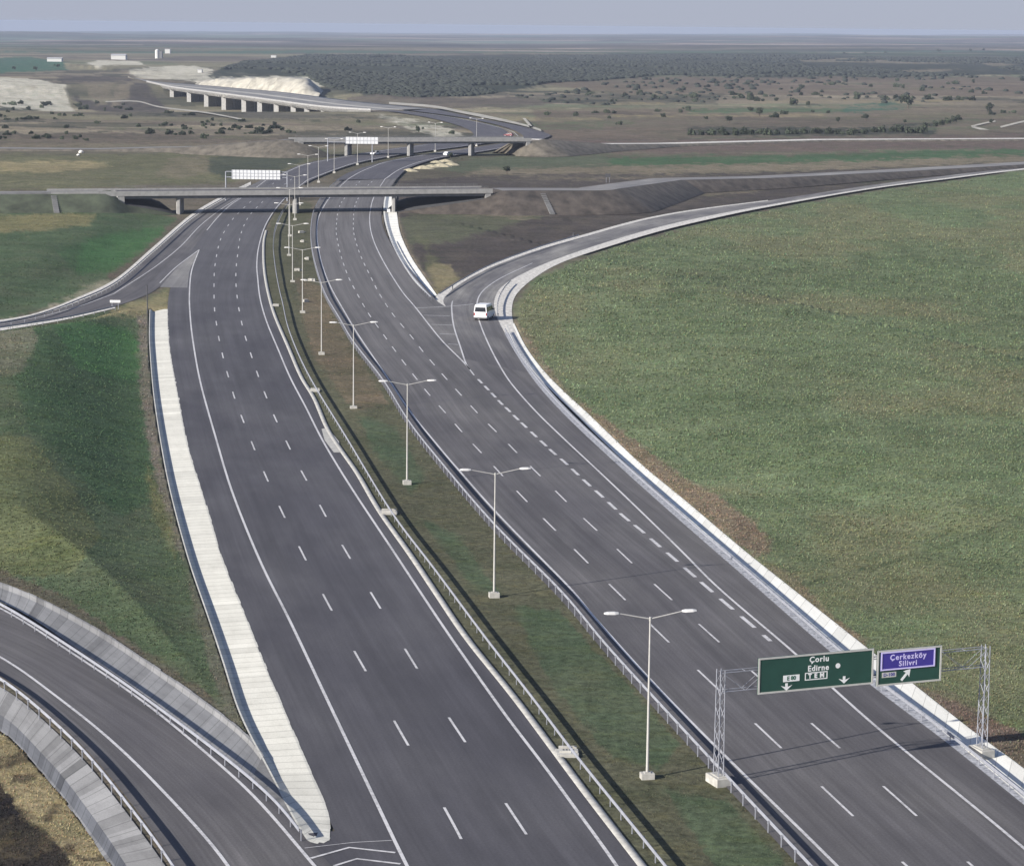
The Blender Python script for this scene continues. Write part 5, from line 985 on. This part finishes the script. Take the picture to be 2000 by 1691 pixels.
for i_, (a, b_, w_) in enumerate(((591, 473, 1.3), (600, 507, 1.6), (580, 529, 1.1), (609, 549, 1.5), (596, 590, 0.9), (588, 455, 1.2))):
    q = GP(a, b_); b = MB(); b.box((0, 0, 0.22), (w_, 0.7, 0.5), 0, 0.9); b.box((w_*0.7, 0.3, 0.1), (0.6, 0.5, 0.3), 0.5, 0.85); o_ = b.build('concrete_block', M['white_c'], None, None, 0.03); o_.location = q; o_.rotation_euler = (0, 0, random.uniform(0, 3)); tag(o_, 'pale broken concrete block left lying in the narrow part of the median', 'concrete block', 'concrete blocks left in the median')
# ---- the wood on the far rise: one mass of crowns
import bmesh
bm = bmesh.new(); bmesh.ops.create_icosphere(bm, subdivisions=1, radius=1.0); ic = np.array([v.co[:] for v in bm.verts]); iq = np.array([[v.index for v in f.verts] for f in bm.faces]); bm.free()
wood = [[(410, 150), (480, 120), (600, 110), (1000, 108), (1400, 107), (1620, 110), (2010, 117), (2010, 146), (1700, 151), (1300, 149), (1200, 156), (1060, 167), (930, 187), (820, 191), (700, 181), (640, 172), (600, 150), (500, 141)]]
Vs, Qs = [], []; n0 = 0
def scatter(n, x0, x1, y0, y1, polys, dens=None):
    out = []
    while len(out) < n:
        a = rng.uniform(x0, x1, 4000); b_ = 1/(rng.uniform(1/(y1-50), 1/(y0-50), 4000))+50; ok = np.zeros(4000, bool)
        for p_ in polys: ok |= inside(a, b_, p_)
        q = np.stack([a, b_], 1)[ok]; w = np.array([P(*t) for t in q]) if len(q) else np.zeros((0, 3))
        if len(w): kx = fbm(w[:, 0]/130, w[:, 1]/260, 3, 12); out += [tuple(t) for t, v in zip(w, kx) if v > 0.40+0.28*max(0, (t[0]/t[1]-0.06)*6)*(t[1] < 4000)]
        else: continue
    return np.array(out[:n])
wd = scatter(24000, 400, 2020, 106, 192, wood)
rest = scatter(260, 1000, 2020, 108, 210, [[(1000, 190), (1150, 170), (1300, 150), (2010, 147), (2010, 200), (1400, 205), (1100, 206)]]); wd = np.vstack([wd, rest])
for (a, b_, _) in wd:
    z = gz(a, b_); s_ = rng.uniform(1.5, 2.9)*(1.0 if b_ > 1900 else 0.75); v = ic*(1+rng.normal(0, 0.13, (len(ic), 1)))*np.array([s_*1.25, s_*1.25, s_*0.75])+np.array([a, b_, z+s_*0.2]); Vs.append(v); Qs.append(iq+n0); n0 += len(ic)
M['wood'] = simple('distant_oak_scrub', (0.024, 0.029, 0.022), 1.0, 0.4, 0.03)
link('woodland', npmesh('woodland', np.vstack(Vs), np.vstack(Qs)), M['wood'], None, 'stuff')

# ---- grass tufts on the nearer turf (uncountable: one object)
def tufts(n, x0, x1, y0, y1, ok):
    a = rng.uniform(x0, x1, n); b_ = rng.uniform(y0, y1, n); k = ok(a, b_); return a[k], b_[k]
fpoly = [(1012, 632), (1012, 602), (1050, 545), (1200, 481), (1400, 428), (1700, 372), (2060, 330), (2060, 1560), (2000, 1505), (1928, 1454), (1787, 1343), (1690, 1267), (1545, 1152), (1450, 1076), (1338, 981), (1256, 914), (1147, 810), (1060, 728)]
lpoly = [(-40, 650), (225, 606), (286, 612), (296, 800), (330, 985), (361, 1098), (428, 1297), (520, 1490), (485, 1432), (297, 1296), (98, 1175), (-40, 1120)]
mpoly = [(580, 470), (600, 470), (616, 538), (655, 622), (740, 744), (842, 892), (955, 1027), (1164, 1252), (1378, 1486), (1573, 1695), (1330, 1695), (1150, 1480), (975, 1250), (790, 1000), (640, 755), (560, 560)]
tpoly = [(-40, 395), (230, 402), (340, 428), (290, 488), (220, 543), (140, 580), (-40, 615)]
cpoly = [(-40, 1385), (70, 1470), (115, 1516), (175, 1596), (236, 1685), (250, 1720), (-40, 1720)]
tv, tq, tc_ = [], [], []
for poly, n, s0 in ((fpoly, 200000, 0.85), (lpoly, 55000, 0.75), (mpoly, 70000, 0.5), (tpoly, 14000, 0.5), (cpoly, 14000, 0.7)):
    pa = np.array(poly, float); a, b_ = tufts(n, pa[:, 0].min(), pa[:, 0].max(), pa[:, 1].min(), pa[:, 1].max(), lambda x, y: inside(x, y, poly))
    d = FWD[None]+RGT[None]*((a-1000)/FP)[:, None]+UPV[None]*((845.5-b_)/FP)[:, None]; t = -H/d[:, 2]; w = CAM+d*t[:, None]
    dd = H*FP/(cp*cp*(w[:, 1]+H*math.tan(PITCH))); r_ = np.clip(np.searchsorted(-us, -dd), 0, nr-1); c_ = np.clip(np.searchsorted(tA, w[:, 0]/w[:, 1]), 0, nc-1); w[:, 2] = Z[r_*nc+c_]; base = col[r_*nc+c_]
    m_ = len(a); sz = s0*rng.uniform(0.10, 0.26, m_)*np.clip(w[:, 1]/220, 0.8, 2.2); tone = rng.uniform(0.95, 1.75, (m_, 1))*np.array([1, 1, 1])+rng.normal(0, 0.10, (m_, 3))*np.array([1.4, 0.8, 1.0])
    cc = np.clip(base*tone, 0.006, 0.5)
    for k in range(3):
        an = rng.uniform(0, 2*np.pi, m_); le = rng.uniform(0.1, 0.9, m_); wd_ = sz*rng.uniform(0.15, 0.36, m_); ux, uy = np.cos(an), np.sin(an)
        p0 = np.stack([w[:, 0]-uy*wd_, w[:, 1]+ux*wd_, w[:, 2]-0.03], 1); p1 = np.stack([w[:, 0]+uy*wd_, w[:, 1]-ux*wd_, w[:, 2]-0.03], 1); p2 = np.stack([w[:, 0]+ux*le*sz+uy*wd_*.2, w[:, 1]+uy*le*sz, w[:, 2]+sz*rng.uniform(0.35, 0.9, m_)], 1)
        nb_ = sum(len(v) for v in tv); tv.append(np.stack([p0, p1, p2], 1).reshape(-1, 3)); tq.append(nb_+np.arange(3*m_).reshape(-1, 3)); tc_.append(np.repeat(cc, 3, 0))
mt_, n_, l_, bs_ = newmat('grass_blades'); at_ = n_.new('ShaderNodeAttribute'); at_.attribute_name = 'Col'; l_.new(at_.outputs['Color'], bs_.inputs['Base Color']); bs_.inputs['Roughness'].default_value = 0.9; bs_.inputs['Specular IOR Level'].default_value = 0.1
link('grass_tufts', npmesh('grass_tufts', np.vstack(tv), np.vstack(tq), None, np.vstack(tc_)), mt_, None, 'stuff')
zmin = float(Z.min())-2
bm_ = MB(); ztop_ = max(48.0, float(Z.max())+1.0); bm_.box((0, 13000, (zmin+ztop_)/2), (64000, 32000, ztop_-zmin))
m = bpy.data.materials.new('haze_air'); m.use_nodes = True; n = m.node_tree.nodes; n.clear()
ou = n.new('ShaderNodeOutputMaterial'); pv = n.new('ShaderNodeVolumePrincipled'); pv.inputs['Color'].default_value = (0.50, 0.57, 0.72, 1); pv.inputs['Density'].default_value = 0.00007; pv.inputs['Anisotropy'].default_value = 0.0
m.node_tree.links.new(pv.outputs[0], ou.inputs['Volume'])
h = bm_.build('haze', m, None, 'stuff')
